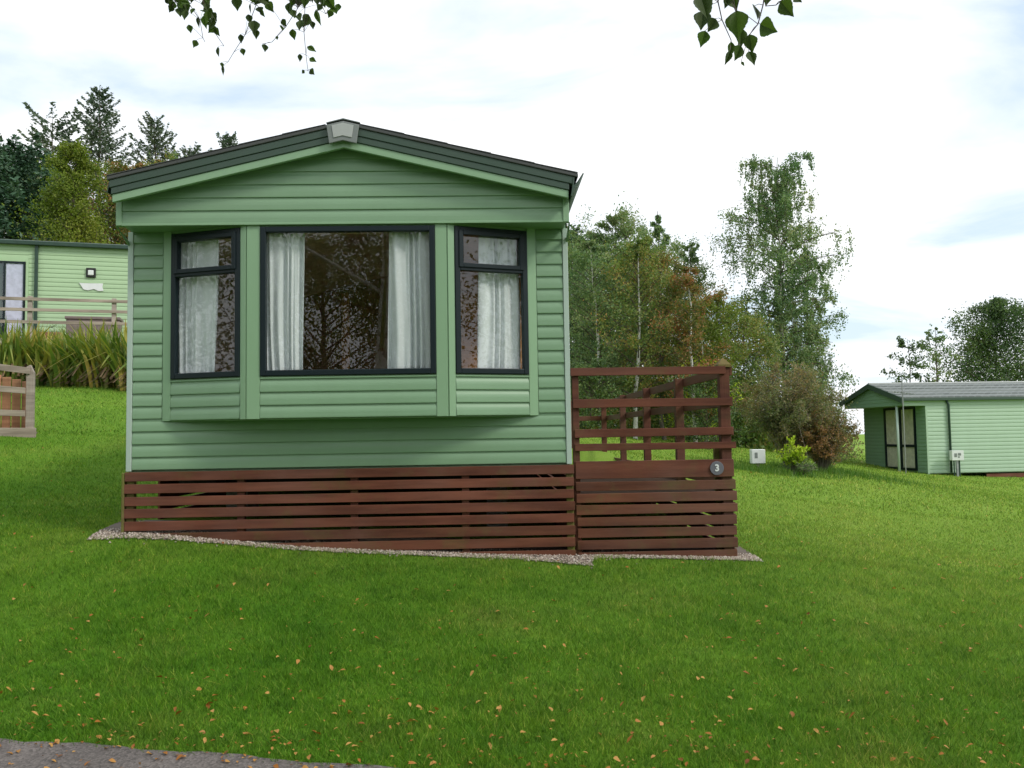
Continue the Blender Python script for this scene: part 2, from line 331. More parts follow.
# ------------------------------------------------------------------ terrain
VAN = Vector((-3.18, 7.042, 1.352)); PHI = .0303
cP, sP = math.cos(PHI), math.sin(PHI)
def v2w(x, y, z=0): return (VAN.x + cP*x - sP*y, VAN.y + sP*x + cP*y, VAN.z + z)
CP = [(-6, 4.6, .30), (-2.9, 4.15, .20), (-.6, 3.7, .2), (1.5, 3.5, .17), (4, 3.6, .07), (7, 4, -.1), (-6, 2, .0), (-2, 1, .02), (2, 1, .0), (6, 1, -.1), (0, -6, 0), (-8, -6, .2), (8, -6, -.3), (0, -15, 0),
      (-3.6, 6, .50), (-6.8, 12, 1.67), (-7.75, 17, 2.64), (-9.6, 18, 2.75), (-10.9, 18, 2.83), (-12, 21, 3.6), (-12, 26, 4.3), (-19, 38, 5.8), (-30, 26, 6.2), (-15, 12, 3.2),
      (2.1, 14, 1.15), (4.2, 28, 1.45), (8, 32, 1.3), (-3, 28, 2.5), (0, 38, 1.9), (4.9, 17, .73), (6.1, 18, .72), (5.3, 16.5, .72), (-3.2, 12, 1.45), (-3.2, 17, 2.0),
      (12.6, 26, .16), (12.2, 29.7, .38), (15.6, 26.5, .02), (20, 27, -.3), (20, 40, .2), (5.9, 10, .10), (6, 7, .12), (9, 18, .30), (10, 12, -.05), (14, 14, -.5), (26, 20, -1.0), (10, 22, .28)]
for lx, z in ((-.01, .829), (.6, .776), (1.42, .687), (2.24, .638), (3.06, .588), (3.69, .571), (4.2, .565), (5.04, .531)):
    q = v2w(lx, -.12); CP.append((q[0], q[1], z))
for lx, ly, z in ((0, 3, .95), (3.7, 3, .78), (5.0, 3, .68), (5.0, 5, .85)):
    q = v2w(lx, ly); CP.append((q[0], q[1], z))
CPa = np.array(CP); _n = len(CPa)
def _phi(r): return np.where(r > 1e-9, r*r*np.log(np.maximum(r, 1e-9)), 0)
_D = np.linalg.norm(CPa[:, None, :2] - CPa[None, :, :2], axis=-1)
_A = np.zeros((_n+3, _n+3)); _A[:_n, :_n] = _phi(_D) + np.eye(_n)*.02
_A[:_n, _n] = 1; _A[:_n, _n+1:] = CPa[:, :2]; _A[_n, :_n] = 1; _A[_n+1:, :_n] = CPa[:, :2].T
_W = np.linalg.solve(_A, np.append(CPa[:, 2], [0, 0, 0]))
def H(x, y):
    x = np.atleast_1d(np.asarray(x, float)); y = np.atleast_1d(np.asarray(y, float)); sh = x.shape
    x = x.ravel(); y = y.ravel(); z = np.empty(len(x))
    for i in range(0, len(x), 20000):
        xx, yy = x[i:i+20000], y[i:i+20000]
        r = np.hypot(xx[:, None]-CPa[None, :, 0], yy[:, None]-CPa[None, :, 1])
        z[i:i+20000] = _phi(r) @ _W[:_n] + _W[_n] + _W[_n+1]*xx + _W[_n+2]*yy
    rr = np.hypot(x, y-10); far = .8 + 6.5*np.tanh(-x/55) + 1.0*np.tanh(y/90)
    t = np.clip((rr-32)/28, 0, 1); t = t*t*(3-2*t)
    z = np.clip(z, -6, 14)*(1-t) + far*t
    z += .012*np.sin(x*2.1+y*.7)*np.sin(y*1.7-x*.4)
    return z.reshape(sh)
def h1(x, y): return float(H([x], [y])[0])

def axis(fine0, fine1, step, lim):
    a = list(np.arange(fine0, fine1+1e-6, step)); s_ = step; p = fine1
    while p < lim: s_ *= 1.13; p += s_; a.append(p)
    s_ = step; p = fine0; b_ = []
    while p > -lim: s_ *= 1.13; p -= s_; b_.append(p)
    return np.array(b_[::-1] + a)
gx = axis(-9, 11, .2, 900); gy = axis(2, 22, .2, 900)
GX, GY = np.meshgrid(gx, gy); GZ = H(GX, GY)
nx, ny = len(gx), len(gy); idx = np.arange(nx*ny).reshape(ny, nx)
qd = np.stack([idx[:-1, :-1], idx[:-1, 1:], idx[1:, 1:], idx[1:, :-1]], -1).reshape(-1, 4)
np_mesh('ground', np.stack([GX, GY, GZ], -1), qd, M['lawn'], smooth=True, kind='structure')

def path_edge(x):   # y of the tarmac's far edge
    x = np.asarray(x, float); return 3.68 - .21*(x+.58) + .018*np.sin(x*2.1) + .012*np.sin(x*9.3+1) + .008*np.sin(x*31)
xs = np.linspace(-14, 12, 261); rows = []
for k, f in enumerate(np.linspace(0, 1, 15)):
    yy = path_edge(xs)*(1-f) + (path_edge(xs) - 3.4)*f; rows.append(np.stack([xs, yy, H(xs, yy) + .012], -1))
rows = np.array(rows); idx = np.arange(15*261).reshape(15, 261)
np_mesh('path', rows, np.stack([idx[:-1, :-1], idx[1:, :-1], idx[1:, 1:], idx[:-1, 1:]], -1).reshape(-1, 4), M['tarmac'], smooth=True, kind='structure')

# gravel strip round the foot of the caravan
GR = [(-.50, -.62), (-.42, -.30), (.0, -.22), (.6, -.20), (1.2, -.25), (1.8, -.32), (2.5, -.36), (3.2, -.42), (3.72, -.50), (3.80, -.52), (3.82, -.26), (4.4, -.22), (5.0, -.20), (5.22, -.18), (5.3, .0)]
GRa = np.array(sorted([(a_[0], a_[1]) for a_ in GR if a_[0] not in (3.80,)], key=lambda q: q[0]))
def gfront(lx): return np.interp(lx, [-.45, -.1, .6, 1.2, 1.8, 2.5, 3.2, 3.78, 3.82, 4.4, 5.2], [-.12, -.17, -.15, -.13, -.14, -.16, -.20, -.40, -.13, -.11, -.13])
lx = np.linspace(-.27, 5.22, 190); g_rows = []
for f in np.linspace(0, 1, 9):
    yy = gfront(lx)*(1-f) + .55*f + .012*np.sin(lx*17)*(1-f); wx = VAN.x + cP*lx - sP*yy; wy = VAN.y + sP*lx + cP*yy
    g_rows.append(np.stack([wx, wy, H(wx, wy)+.008], -1))
idx = np.arange(9*190).reshape(9, 190)
np_mesh('gravel_bed', np.array(g_rows), np.stack([idx[:-1, :-1], idx[:-1, 1:], idx[1:, 1:], idx[1:, :-1]], -1).reshape(-1, 4), M['soil'], smooth=True, kind='structure')
# pebbles
n = 9000; px = RNG.uniform(-.27, 5.22, n); f = RNG.uniform(0, 1, n)**1.3; py = gfront(px)*(1-f) + .12*f + RNG.normal(0, .012, n) - np.where(RNG.uniform(0, 1, n) < .03, RNG.exponential(.05, n), 0)
wx = VAN.x + cP*px - sP*py; wy = VAN.y + sP*px + cP*py; sz = RNG.uniform(.006, .014, n)
ctr = np.stack([wx, wy, H(wx, wy)+.010], -1)
oct_ = np.array([(1, 0, 0), (0, 1, 0), (-1, 0, 0), (0, -1, 0), (0, 0, .8), (0, 0, -.8)], float)
jit = RNG.uniform(.65, 1.2, (n, 6, 3)); th = RNG.uniform(0, PI, n); ct, st = np.cos(th)[:, None], np.sin(th)[:, None]
P = oct_[None]*jit*sz[:, None, None]; P = np.stack([P[..., 0]*ct-P[..., 1]*st, P[..., 0]*st+P[..., 1]*ct, P[..., 2]], -1) + ctr[:, None]
of = np.array([(0, 1, 4), (1, 2, 4), (2, 3, 4), (3, 0, 4), (1, 0, 5), (2, 1, 5), (3, 2, 5), (0, 3, 5)])
np_mesh('gravel', P, (of[None]+np.arange(n)[:, None, None]*6).reshape(-1, 3), M['gravel'], kind='stuff', label='pale pinkish gravel spilling from under the slatted skirting', category='gravel')
# turf cut edge beside the deck
mb = MB()
def gp(lx_, ly_, dz=0):
    q = v2w(lx_, ly_); return (q[0], q[1], h1(q[0], q[1])+dz)

# ------------------------------------------------------------------ static caravan
W_ = 3.66; LEN = 9.6; PITCHB = .105
van = thing('static_caravan', 'large green static caravan with bay window, standing on a brown slatted skirting', 'caravan', tuple(VAN), PHI)

def clad(mb, x0, x1, z0, z1, y=0.0, p=PITCHB, frame=None, off=0.0, depth=.013):
    """lapped boarding with a coved top edge on each board; frame maps (x, y, z) to a point"""
    prof = []; k = 0
    while off + k*p < z1:
        zb = off + k*p
        for dz, dy in ((0, -.001), (.003, -depth), (.012, -depth*1.04), (.045*p/.105, -depth*.92), (.058*p/.105, -depth*.80), (.070*p/.105, -depth*.62), (.080*p/.105, -depth*.40), (.090*p/.105, -depth*.18), (.098*p/.105, -.0018), (.1045*p/.105, -.0008)):
            if z0 <= zb+dz <= z1: prof.append((zb+dz, dy))
        k += 1
    prof = [(z0, prof[0][1])] + prof + [(z1, prof[-1][1])]
    fr = frame or (lambda a_, b_, c_: (a_, b_, c_))
    n0 = len(mb.v)
    for z, dy in prof: mb.v.append(tuple(fr(x0, y+dy, z))); mb.v.append(tuple(fr(x1, y+dy, z)))
    for i in range(len(prof)-1):
        q = n0+2*i; mb.f.append((q, q+1, q+3, q+2))

BA, BB, BC, BD = Vector((.28, 0, 0)), Vector((1.04, -.26, 0)), Vector((2.66, -.26, 0)), Vector((3.40, 0, 0))
ZB0, ZB1 = .40, 1.985
# body shell: side and rear walls, floor and front boarding
mb = MB()
mb.box(.0, W_, .02, LEN, -.02, 0)                               # floor slab
mb.box(.0, .04, .02, .4, 0, 2.16); mb.box(.0, .04, .4, 1.5, 0, .85); mb.box(.0, .04, .4, 1.5, 1.9, 2.16); mb.box(.0, .04, 1.5, LEN, 0, 2.16); mb.box(W_-.04, W_, .02, .60, 0, 2.16); mb.box(W_-.04, W_, .60, 1.0, 0, 2.16); mb.box(W_-.04, W_, 1.0, 3.6, 0, .85); mb.box(W_-.04, W_, 1.0, 3.6, 1.9, 2.16); mb.box(W_-.04, W_, 3.6, LEN, 0, 2.16); mb.box(.04, W_-.04, LEN-.04, LEN, 0, 2.2)
mb.box(.04, .30, .0, .04, 0, 2.0); mb.box(3.38, W_-.04, .0, .04, 0, 2.0); mb.box(.30, 3.38, .0, .04, 0, .42)
mb.build('body', M['clad'], van)
mb = MB(); clad(mb, .035, W_-.035, .0, ZB0, -.001); clad(mb, .035, .275, ZB0, 1.98, -.001); clad(mb, 3.405, W_-.035, ZB0, 1.98, -.001)
mb.build('front_boarding', M['clad'], van)
for side, nm in ((0, 'side_boarding'), (1, 'side_boarding')):
    mb = MB()
    if side == 0: fS = lambda a_, b_, c_: (b_-.001, a_, c_); w0, w1 = .4, 1.5
    else: fS = lambda a_, b_, c_: (W_+.001-b_, a_, c_); w0, w1 = 1.0, 3.6
    clad(mb, .03, w0, 0, 2.16, 0, frame=fS); clad(mb, w1, LEN, 0, 2.16, 0, frame=fS); clad(mb, w0, w1, 0, .84, 0, frame=fS); clad(mb, w0, w1, 1.90, 2.16, 0, frame=fS, off=1.90)
    mb.build(nm, M['clad'], van)
for x0, x1 in ((-.012, .032), (W_-.032, W_+.012)):
    mb = MB(); mb.box(x0, x1, -.020, .03, -.012, 1.985); mb.build('corner_trim', M['alu'], van, bevel=.004)
# bay: frame built along each facet
def facet(P0, P1):
    d = (P1-P0); L_ = d.length; d = d/L_; nrm = Vector((d.y, -d.x, 0))
    def fr(a_, b_, c_): q = P0 + d*a_ - nrm*b_*1.0; return (q.x, q.y, c_)
    return fr, L_
def fbox(mb, fr, x0, x1, y0, y1, z0, z1):
    mb.hexa([fr(x0, y0, z0), fr(x1, y0, z0), fr(x1, y1, z0), fr(x0, y1, z0), fr(x0, y0, z1), fr(x1, y0, z1), fr(x1, y1, z1), fr(x0, y1, z1)])
facets = [(BA, BB), (BB, BC), (BC, BD)]
# openings along each facet (a0, a1)
fL, LL = facet(BA, BB); fC, LC = facet(BB, BC); fR, LR = facet(BC, BD)
OPEN = [(fL, LL, .085, LL-.055), (fC, LC, .112, LC-.098), (fR, LR, .062, LR-.085)]
WZ0, WZ1 = .745, 1.958
bay = MB(); bclad = MB()
for fr, L_, a0, a1 in OPEN:
    fbox(bay, fr, 0, L_, 0, .03, ZB0, WZ0-.001)          # apron
    fbox(bay, fr, 0, a0, 0, .03, WZ0-.001, ZB1); fbox(bay, fr, a1, L_, 0, .03, WZ0-.001, ZB1)
    fbox(bay, fr, a0, a1, 0, .03, WZ1+.001, ZB1)
bay.prism([(BA.x, .02), (BB.x, BB.y+.012), (BC.x, BC.y+.012), (BD.x, .02)], ZB0-.006, ZB0-.001, 'z')
# raised stiles and the bottom lip
for fr, L_, a0, a1 in OPEN:
    fbox(bay, fr, .003, a0-.003, -.012, 0, ZB0, ZB1); fbox(bay, fr, a1+.003, L_-.003, -.012, 0, ZB0, ZB1)
    clad(bclad, a0, a1, ZB0+.002, WZ0-.012, -.001, frame=fr, off=ZB0+.004)
bay.build('bay_window_frame', M['trim'], van, bevel=.002); bclad.build('bay_boarding', M['clad'], van)
def win_unit(fr, a0, a1, z0, z1, split, fw=.045):
    """dark frame with one big pane or a small top sash over a tall pane"""
    w_ = MB(); yo, yi = -.022, .034
    fbox(w_, fr, a0, a0+fw, yo, yi, z0, z1); fbox(w_, fr, a1-fw, a1, yo, yi, z0, z1)
    fbox(w_, fr, a0+fw, a1-fw, yo, yi, z0, z0+fw); fbox(w_, fr, a0+fw, a1-fw, yo, yi, z1-fw, z1)
    if split:
        zs = split; fbox(w_, fr, a0+fw, a1-fw, yo, yi, zs-.018, zs+.018)
    o_ = w_.build('window', M['frame'], van, bevel=.005)
    holes = [(z0+fw, z1-fw)] if not split else [(z0+fw, split-.018), (split+.018, z1-fw)]
    for i, (h0, h1_) in enumerate(holes):
        g = MB(); b0, b1 = a0+fw, a1-fw
        if split and i == 1:      # opening sash has its own inner frame standing proud
            s_ = MB(); sw = .026; yo2 = -.034
            fbox(s_, fr, b0-.012, b0+sw, yo2, .02, h0-.010, h1_+.012); fbox(s_, fr, b1-sw, b1+.012, yo2, .02, h0-.010, h1_+.012)
            fbox(s_, fr, b0+sw, b1-sw, yo2, .02, h0-.010, h0+sw); fbox(s_, fr, b0+sw, b1-sw, yo2, .02, h1_-sw, h1_+.012)
            s_.build('sash', M['frame'], o_, bevel=.004); b0 += sw; b1 -= sw; h0 += sw; h1_ -= sw
        q = g; q.add([fr(b0, .004, h0), fr(b1, .004, h0), fr(b1, .004, h1_), fr(b0, .004, h1_)], [(0, 1, 2, 3)])
        q.build('pane', M['glass'], o_)
win_unit(fL, OPEN[0][2], OPEN[0][3], WZ0, WZ1, 1.610)
win_unit(fC, OPEN[1][2], OPEN[1][3], WZ0, WZ1, None)
win_unit(fR, OPEN[2][2], OPEN[2][3], WZ0, WZ1, 1.610)
for xs_, w0, w1 in ((.0, .4, 1.5), (W_, 1.0, 3.6)):      # unseen side windows, added and widened to light the room inside
    sg = -1 if xs_ == 0 else 1
    def frs(a_, b_, c_, xs_=xs_, sg=sg): return (xs_-sg*b_, a_, c_)
    w_ = MB(); ym = (w0+w1)/2
    for p0, p1, z0, z1 in ((w0, w0+.045, .85, 1.9), (w1-.045, w1, .85, 1.9), (w0+.045, w1-.045, .85, .895), (w0+.045, w1-.045, 1.855, 1.9), (ym-.02, ym+.02, .895, 1.855)): fbox(w_, frs, p0, p1, -.022, .042, z0, z1)
    o_ = w_.build('window', M['frame'], van); g = MB(); g.add([frs(w0+.04, .01, .89), frs(w1-.04, .01, .89), frs(w1-.04, .01, 1.86), frs(w0+.04, .01, 1.86)], [(0, 1, 2, 3)]); g.build('pane', M['glass'], o_)
# gable overhang
SL = .2355; XC = 1.85
def zroof(x, z_peak): return z_peak - SL*abs(x-XC)
gb = MB(); GY0 = -.275
gb.prism([(.03, 1.982), (3.64, 1.982), (3.64, zroof(3.64, 2.60)), (XC, 2.60), (.03, zroof(.03, 2.60))], GY0, .0)
gb.build('gable', M['clad'], van)
gc = MB()   # gable boarding, each course clipped to the roof line
prof = []; k = 0
while k*PITCHB < .62:
    zb = 1.985 + k*PITCHB
    for dz, dy in ((0, -.001), (.003, -.012), (.012, -.0125), (.045, -.0115), (.058, -.010), (.070, -.008), (.080, -.005), (.090, -.0025), (.098, -.0018), (.1045, -.001)):
        if zb+dz < 2.595: prof.append((zb+dz, dy))
    k += 1
def xr(z): t_ = max(0, (2.60-z)/SL); return max(.045, XC-t_), min(3.625, XC+t_)
n0 = 0
for z, dy in prof:
    a_, b_ = xr(z); gc.v += [(a_, GY0+dy-.001, z), (b_, GY0+dy-.001, z)]
for i in range(len(prof)-1): gc.f.append((2*i, 2*i+1, 2*i+3, 2*i+2))
gc.build('gable_boarding', M['clad'], van)
for x0, x1 in ((.004, .052), (3.612, 3.662)):
    t_ = MB(); t_.box(x0, x1, GY0-.022, GY0+.04, 1.972, zroof((x0+x1)/2, 2.60)); t_.build('gable_trim', M['trim'], van, bevel=.004)
t_ = MB(); t_.box(.052, 3.612, GY0-.018, GY0, 1.970, 1.990); t_.build('soffit_trim', M['trim'], van, bevel=.003)
# light bargeboard under dark verge
def chevron(mb, zt, zb, y0, y1, xl, xr_):
    mb.prism([(xl, zroof(xl, zt)), (xl, zroof(xl, zb)), (XC, zb), (xr_, zroof(xr_, zb)), (xr_, zroof(xr_, zt)), (XC, zt)], y0, y1)
m_ = MB(); chevron(m_, 2.625, 2.563, -.405, -.37, .022, 3.650); m_.build('bargeboard', M['trim'], van, bevel=.004)
m_ = MB(); chevron(m_, 2.630, 2.622, -.372, LEN+.1, .022, 3.650); m_.build('eaves_soffit', M['clad'], van)
m_ = MB(); chevron(m_, 2.679, 2.626, -.415, -.340, .016, 3.655); chevron(m_, 2.741, 2.680, -.422, -.340, .004, 3.695)
m_.build('verge', M['barge'], van, bevel=.004)
m_ = MB(); chevron(m_, 2.774, 2.742, -.432, LEN+.12, -.012, 3.728); 
m_.build('roof', M['roof'], van, bevel=.006)
m_ = MB()
for xl, xh in ((-.012, XC-.14), (XC+.14, 3.725)):    # tile courses raised on the roof
    n_ = 5
    for i in range(n_):
        a_ = xl+(xh-xl)*i/n_; b_ = xl+(xh-xl)*(i+1)/n_; low_left = abs(a_-XC) > abs(b_-XC)
        za, zb_ = zroof(a_, 2.775), zroof(b_, 2.775)
        ta, tb = (.008, .003) if low_left else (.003, .008)
        m_.hexa([(a_, -.436, za), (b_, -.436, zb_), (b_, LEN+.12, zb_), (a_, LEN+.12, za), (a_, -.436, za+ta), (b_, -.436, zb_+tb), (b_, LEN+.12, zb_+tb), (a_, LEN+.12, za+ta)])
m_.build('roof_tiles', M['roof'], van)
# ridge end cap
m_ = MB(); y0, y1 = -.455, -.434
def cap(mb, xw_t, xw_b, zt, zb, ya, yb):
    mb.prism([(XC-xw_t, zroof(XC-xw_t, zt)), (XC-xw_b, zroof(XC-xw_b, zb)), (XC, zb), (XC+xw_b, zroof(XC+xw_b, zb)), (XC+xw_t, zroof(XC+xw_t, zt)), (XC, zt)], ya, yb)
cap(m_, .130, .108, 2.762, 2.606, y0, y1)
m_.prism([(XC-.135, zroof(XC-.135, 2.793)), (XC-.135, zroof(XC-.135, 2.784)), (XC, 2.784), (XC+.135, zroof(XC+.135, 2.784)), (XC+.135, zroof(XC+.135, 2.793)), (XC, 2.795)], y1, LEN+.12)
rc_ = m_.build('ridge_cap', M['grey'], van, bevel=.004)
m_ = MB(); cap(m_, .088, .072, 2.746, 2.642, y0-.006, y0); m_.build('cap_panel', M['lgrey'], rc_, bevel=.002)
# gutter on the right eaves: open channel seen end-on; plain one on the left
m_ = MB(); th = .008
m_.prism([(3.690, 2.300), (3.668, 2.150), (3.676, 2.146), (3.700, 2.215), (3.735, 2.262), (3.775, 2.330), (3.766, 2.336), (3.722, 2.268), (3.694, 2.235), (3.698, 2.300)], -.43, LEN)
m_.build('gutter', M['barge'], van)
m_ = MB(); m_.prism([(-.006, 2.30), (-.02, 2.215), (-.062, 2.235), (-.062, 2.243), (-.026, 2.224), (-.014, 2.30)], -.39, LEN); m_.build('gutter', M['barge'], van)
# raking strut where the gable side trim returns to the wall
m_ = MB(); m_.prism([(-.27, 1.975), (-.235, 1.975), (-.0, 1.86), (-.0, 1.90)], W_+.001, W_+.012, 'x'); m_.build('eaves_bracket', M['trim'], van)
m_ = MB(); m_.prism([(-.27, 1.975), (-.235, 1.975), (-.0, 1.86), (-.0, 1.90)], -.012, -.001, 'x'); m_.build('eaves_bracket', M['trim'], van)
# inside: floor, lining, pitched ceiling, partition, seats
m_ = MB(); m_.box(.05, 3.61, .06, 4.6, .003, .02); m_.prism([(BA.x, .04), (BB.x, BB.y+.04), (BC.x, BC.y+.04), (BD.x, .04)], .405, .43, 'z'); m_.build('floor', M['carpet'], van)
m_ = MB(); chevron(m_, 2.50, 2.47, .05, 4.6, .05, 3.61)
m_.prism([(BA.x+.02, .05), (BB.x, BB.y+.035), (BC.x, BC.y+.035), (BD.x-.02, .05)], 1.972, 1.98, 'z'); m_.build('ceiling', M['cream'], van)
for x0, x1, w0, w1 in ((.045, .06, .4, 1.5), (3.60, 3.615, 1.0, 3.6)):
    m_ = MB(); m_.box(x0, x1, .05, w0, .02, 2.06); m_.box(x0, x1, w0, w1, .02, .85); m_.box(x0, x1, w0, w1, 1.9, 2.06); m_.box(x0, x1, w1, 4.6, .02, 2.06); m_.build('wall_lining', M['cream'], van)
m_ = MB(); m_.box(.06, 1.95, 4.4, 4.46, .02, 2.5); m_.box(2.65, 3.6, 4.4, 4.46, .02, 2.5); m_.box(1.95, 2.65, 4.4, 4.46, 1.98, 2.5); m_.build('partition', M['brownw'], van)
m_ = MB(); m_.box(2.22, 2.30, 1.9, 2.6, .02, 2.2); m_.box(2.22, 3.6, 2.55, 2.6, .02, 2.35); m_.box(1.32, 1.40, 2.6, 2.65, .02, 1.9); m_.box(.06, 1.32, 2.6, 3.2, .02, .95); m_.build('wall_cupboard', M['wood'], van, bevel=.006)
m_ = MB(); m_.box(.10, 3.56, .12, .62, .02, .44); m_.box(.10, .60, .62, 2.3, .02, .44); m_.box(3.10, 3.56, .62, 1.8, .02, .44)
m_.box(.10, .26, .62, 2.3, .46, .86); m_.box(3.42, 3.56, .62, 1.8, .46, .86); m_.build('bench_seat', M['sofa'], van, bevel=.03)

def curtain(fr, a0t, a1t, a0b, a1b, z0, z1, label, folds, amp=.022, y=.075, seed=1):
    rg = np.random.default_rng(seed); nx_, nz_ = 90, 22; vs = []; ph = rg.uniform(0, 6, 4)
    for j in range(nz_):
        t_ = j/(nz_-1); z = z0+(z1-z0)*t_
        for i in range(nx_):
            s_ = i/(nx_-1); sw = s_ + .012*math.sin(3*t_+ph[0]) 
            A_ = (a0b+(a0t-a0b)*t_**.8); B_ = (a1b+(a1t-a1b)*t_**.8)
            a_ = A_+(B_-A_)*s_
            sw2 = sw + .06*math.sin(2*PI*1.3*sw+ph[3]) + .02*math.sin(5*t_+ph[2])*(1-t_)
            d_ = amp*((.35+.65*math.sin(2*PI*.8*sw+ph[0])**2)*math.sin(2*PI*folds*sw2+ph[1]) + .30*math.sin(2*PI*folds*1.37*sw2+ph[2]+1.6*t_) + .6*math.sin(2*PI*folds*.37*sw+ph[3]+.7*t_))*(1.0-.3*t_)
            vs.append(fr(a_, y+d_, z))
    q = [(j*nx_+i, j*nx_+i+1, (j+1)*nx_+i+1, (j+1)*nx_+i) for j in range(nz_-1) for i in range(nx_-1)]
    vs = [tuple(v2w(*p[:2], p[2])) for p in vs]
    o_ = np_mesh('curtain', np.array(vs), q, M['curtain'], smooth=True, label=label, category='curtain', group='white net curtains in the bay window')
    sm = o_.modifiers.new('s', 'SOLIDIFY'); sm.thickness = .002
cz0, cz1 = .76, 1.95
curtain(fL, .06, .50, .06, .46, cz0, cz1, 'white net curtain inside the narrow window on the bay\'s left', 6, seed=3)
curtain(fC, .12, .455, .14, .43, cz0, cz1, 'white net curtain at the left edge of the large middle window, mottled by reflections', 6, seed=4)
curtain(fC, 1.14, 1.50, 1.12, 1.50, cz0, cz1, 'white net curtain gathered at the right edge of the large middle window', 5, amp=.028, seed=5)
curtain(fR, .30, .66, .27, .67, cz0, cz1, 'white net curtain inside the narrow window on the bay\'s right', 5, amp=.026, seed=6)

# ------------------------------------------------------------------ slatted skirting
sk = thing('slatted_skirting', 'red brown slatted timber skirting closing the gap under the green caravan', 'skirting', tuple(VAN), PHI)
rg = random.Random(5)
def slat(mb, x0, x1, y, z0, h_, t=.02, wob=.002):
    a_, b_, c_, d_ = [rg.uniform(-wob, wob) for _ in range(4)]; xm = (x0+x1)/2
    for xa, xb in ((x0, x1),):
        mb.hexa([(xa, y, z0+a_), (xb, y, z0+b_), (xb, y+t, z0+b_), (xa, y+t, z0+a_), (xa, y, z0+h_+c_), (xb, y, z0+h_+d_), (xb, y+t, z0+h_+d_), (xa, y+t, z0+h_+c_)])
m_ = MB()
for i in range(5): slat(m_, -.008+rg.uniform(-.004, .004), 3.682+rg.uniform(-.004, .004), -.05, -.092-.1*i, .075)
m_.build('slat_panel', M['stain'], sk, bevel=.003)
m_ = MB()
for i in range(5, 8): slat(m_, -.008, 3.682+rg.uniform(-.004, .004), -.05, -.092-.1*i, .075)
m_.build('slat_panel', M['staind'], sk, bevel=.003)
for x in (.0, .9, 1.83, 2.75, 3.62):
    m_ = MB(); m_.box(x, x+.06, -.029, .03, -.92, -.025); m_.build('post', M['moss' if x in (.0, 3.62) else 'stainz'], sk, bevel=.003)
m_ = MB(); m_.box(-.032, -.010, -.052, .01, -.62, -.02); m_.build('end_post', M['moss'], sk, bevel=.004)
# chassis and block piers in the dark behind
m_ = MB(); m_.box(.55, .62, .3, LEN-.2, -.22, -.024); m_.box(3.0, 3.07, .3, LEN-.2, -.22, -.024)
for yy in (.6, 3.2, 6.2, 9.0): m_.box(.2, 3.4, yy, yy+.06, -.20, -.024)
m_.build('chassis', M['black'], van)
for xx in (.5, 2.95):
    for yy in (1.0, 4.2, 7.6): m_ = MB(); m_.box(xx, xx+.2, yy, yy+.4, -.9, -.225); m_.build('block_pier', M['grey'], van)
m_ = MB()
for i in range(7): m_.box(-.002, .016, .65, LEN, -.094-.1*i, -.014-.1*i)
m_.build('side_slat_panel', M['stain'], sk)
m_ = MB()   # rear and right closing boards
for i in range(8):
    m_.box(3.64, 3.66, .05, LEN, -.094-.1*i, -.014-.1*i); m_.box(.6, 3.64, LEN-.02, LEN, -.094-.1*i, -.014-.1*i)
m_.build('side_slat_panel', M['stain'], sk)

# ------------------------------------------------------------------ timber deck
dk = thing('timber_deck', 'red brown timber deck with open railings beside the green caravan', 'deck', tuple(VAN), PHI)
DX0, DX1, DL = 3.70, 5.035, 7.6; FZ = -.27
m_ = MB()
for i in range(7): slat(m_, DX0+rg.uniform(0, .01), 5.05+rg.uniform(-.008, .008), -.02, -.239-.0972*i, .075, wob=.004)
m_.build('slat_panel', M['staind'], dk, bevel=.003)
m_ = MB(); slat(m_, DX0, 5.035, -.024, -.139, .146, t=.03); m_.build('fascia_board', M['stain'], dk, bevel=.004)
for nm, z0, h_, xa, xb in (('rail', .728, .068, 3.674, 4.99), ('rail', .458, .068, 3.69, 5.032), ('rail', .209, .068, 3.70, 5.035), ('rail', .097, .056, 3.70, 5.06)):
    m_ = MB(); slat(m_, xa, xb, -.022, z0, h_, t=.022, wob=.004); m_.build(nm, M['stain'], dk, bevel=.003)
def dpost(x, y, zt, cap_=False, s_=.085, mt='stainz', zb=-1.1):
    m_ = MB(); m_.box(x-s_/2, x+s_/2, y, y+s_, zb, zt); o_ = m_.build('post', M[mt], dk, bevel=.004)
    if cap_:
        c_ = MB(); q = s_/2+.014; yc = y+s_/2
        c_.box(x-q, x+q, yc-q, yc+q, zt, zt+.022); n_ = len(c_.v)
        c_.add([(x-q, yc-q, zt+.022), (x+q, yc-q, zt+.022), (x+q, yc+q, zt+.022), (x-q, yc+q, zt+.022), (x, yc, zt+.085)], [(0, 1, 4), (1, 2, 4), (2, 3, 4), (3, 0, 4)])
        c_.build('post_cap', M['moss'], o_)
    return o_
dpost(3.715, .001, .735, s_=.055); dpost(4.985, .001, .785, True)
DY = [1.72, 3.55, 5.45, 7.5]
for y in DY: dpost(4.99, y, .80)
dpost(3.78, 7.5, .80); dpost(4.40, 7.5, .80)
dpost(4.93, .09, .10, s_=.05, mt='moss')
for z0, h_ in ((.715, .085), (.455, .080), (.205, .075)):
    m_ = MB(); m_.box(5.033, 5.055, .02 if z0 > 0 else .06, DL+.02, z0, z0+h_); m_.build('side_rail', M['stainy'], dk, bevel=.003)
    m_ = MB(); m_.box(3.70, 5.03, DL-.01, DL+.012, z0, z0+h_); m_.build('rail', M['stain'], dk, bevel=.003)
m_ = MB()
for i in range(7): m_.box(5.031, 5.049, .02, DL, -.239-.0972*i, -.161-.0972*i)
m_.build('side_slat_panel', M['stainy'], dk)
m_ = MB()
yy = .03
while yy < DL: m_.box(DX0, 5.02, yy, yy+.118, FZ-.03, FZ); yy += .126
m_.build('decking', M['deckb'], dk)
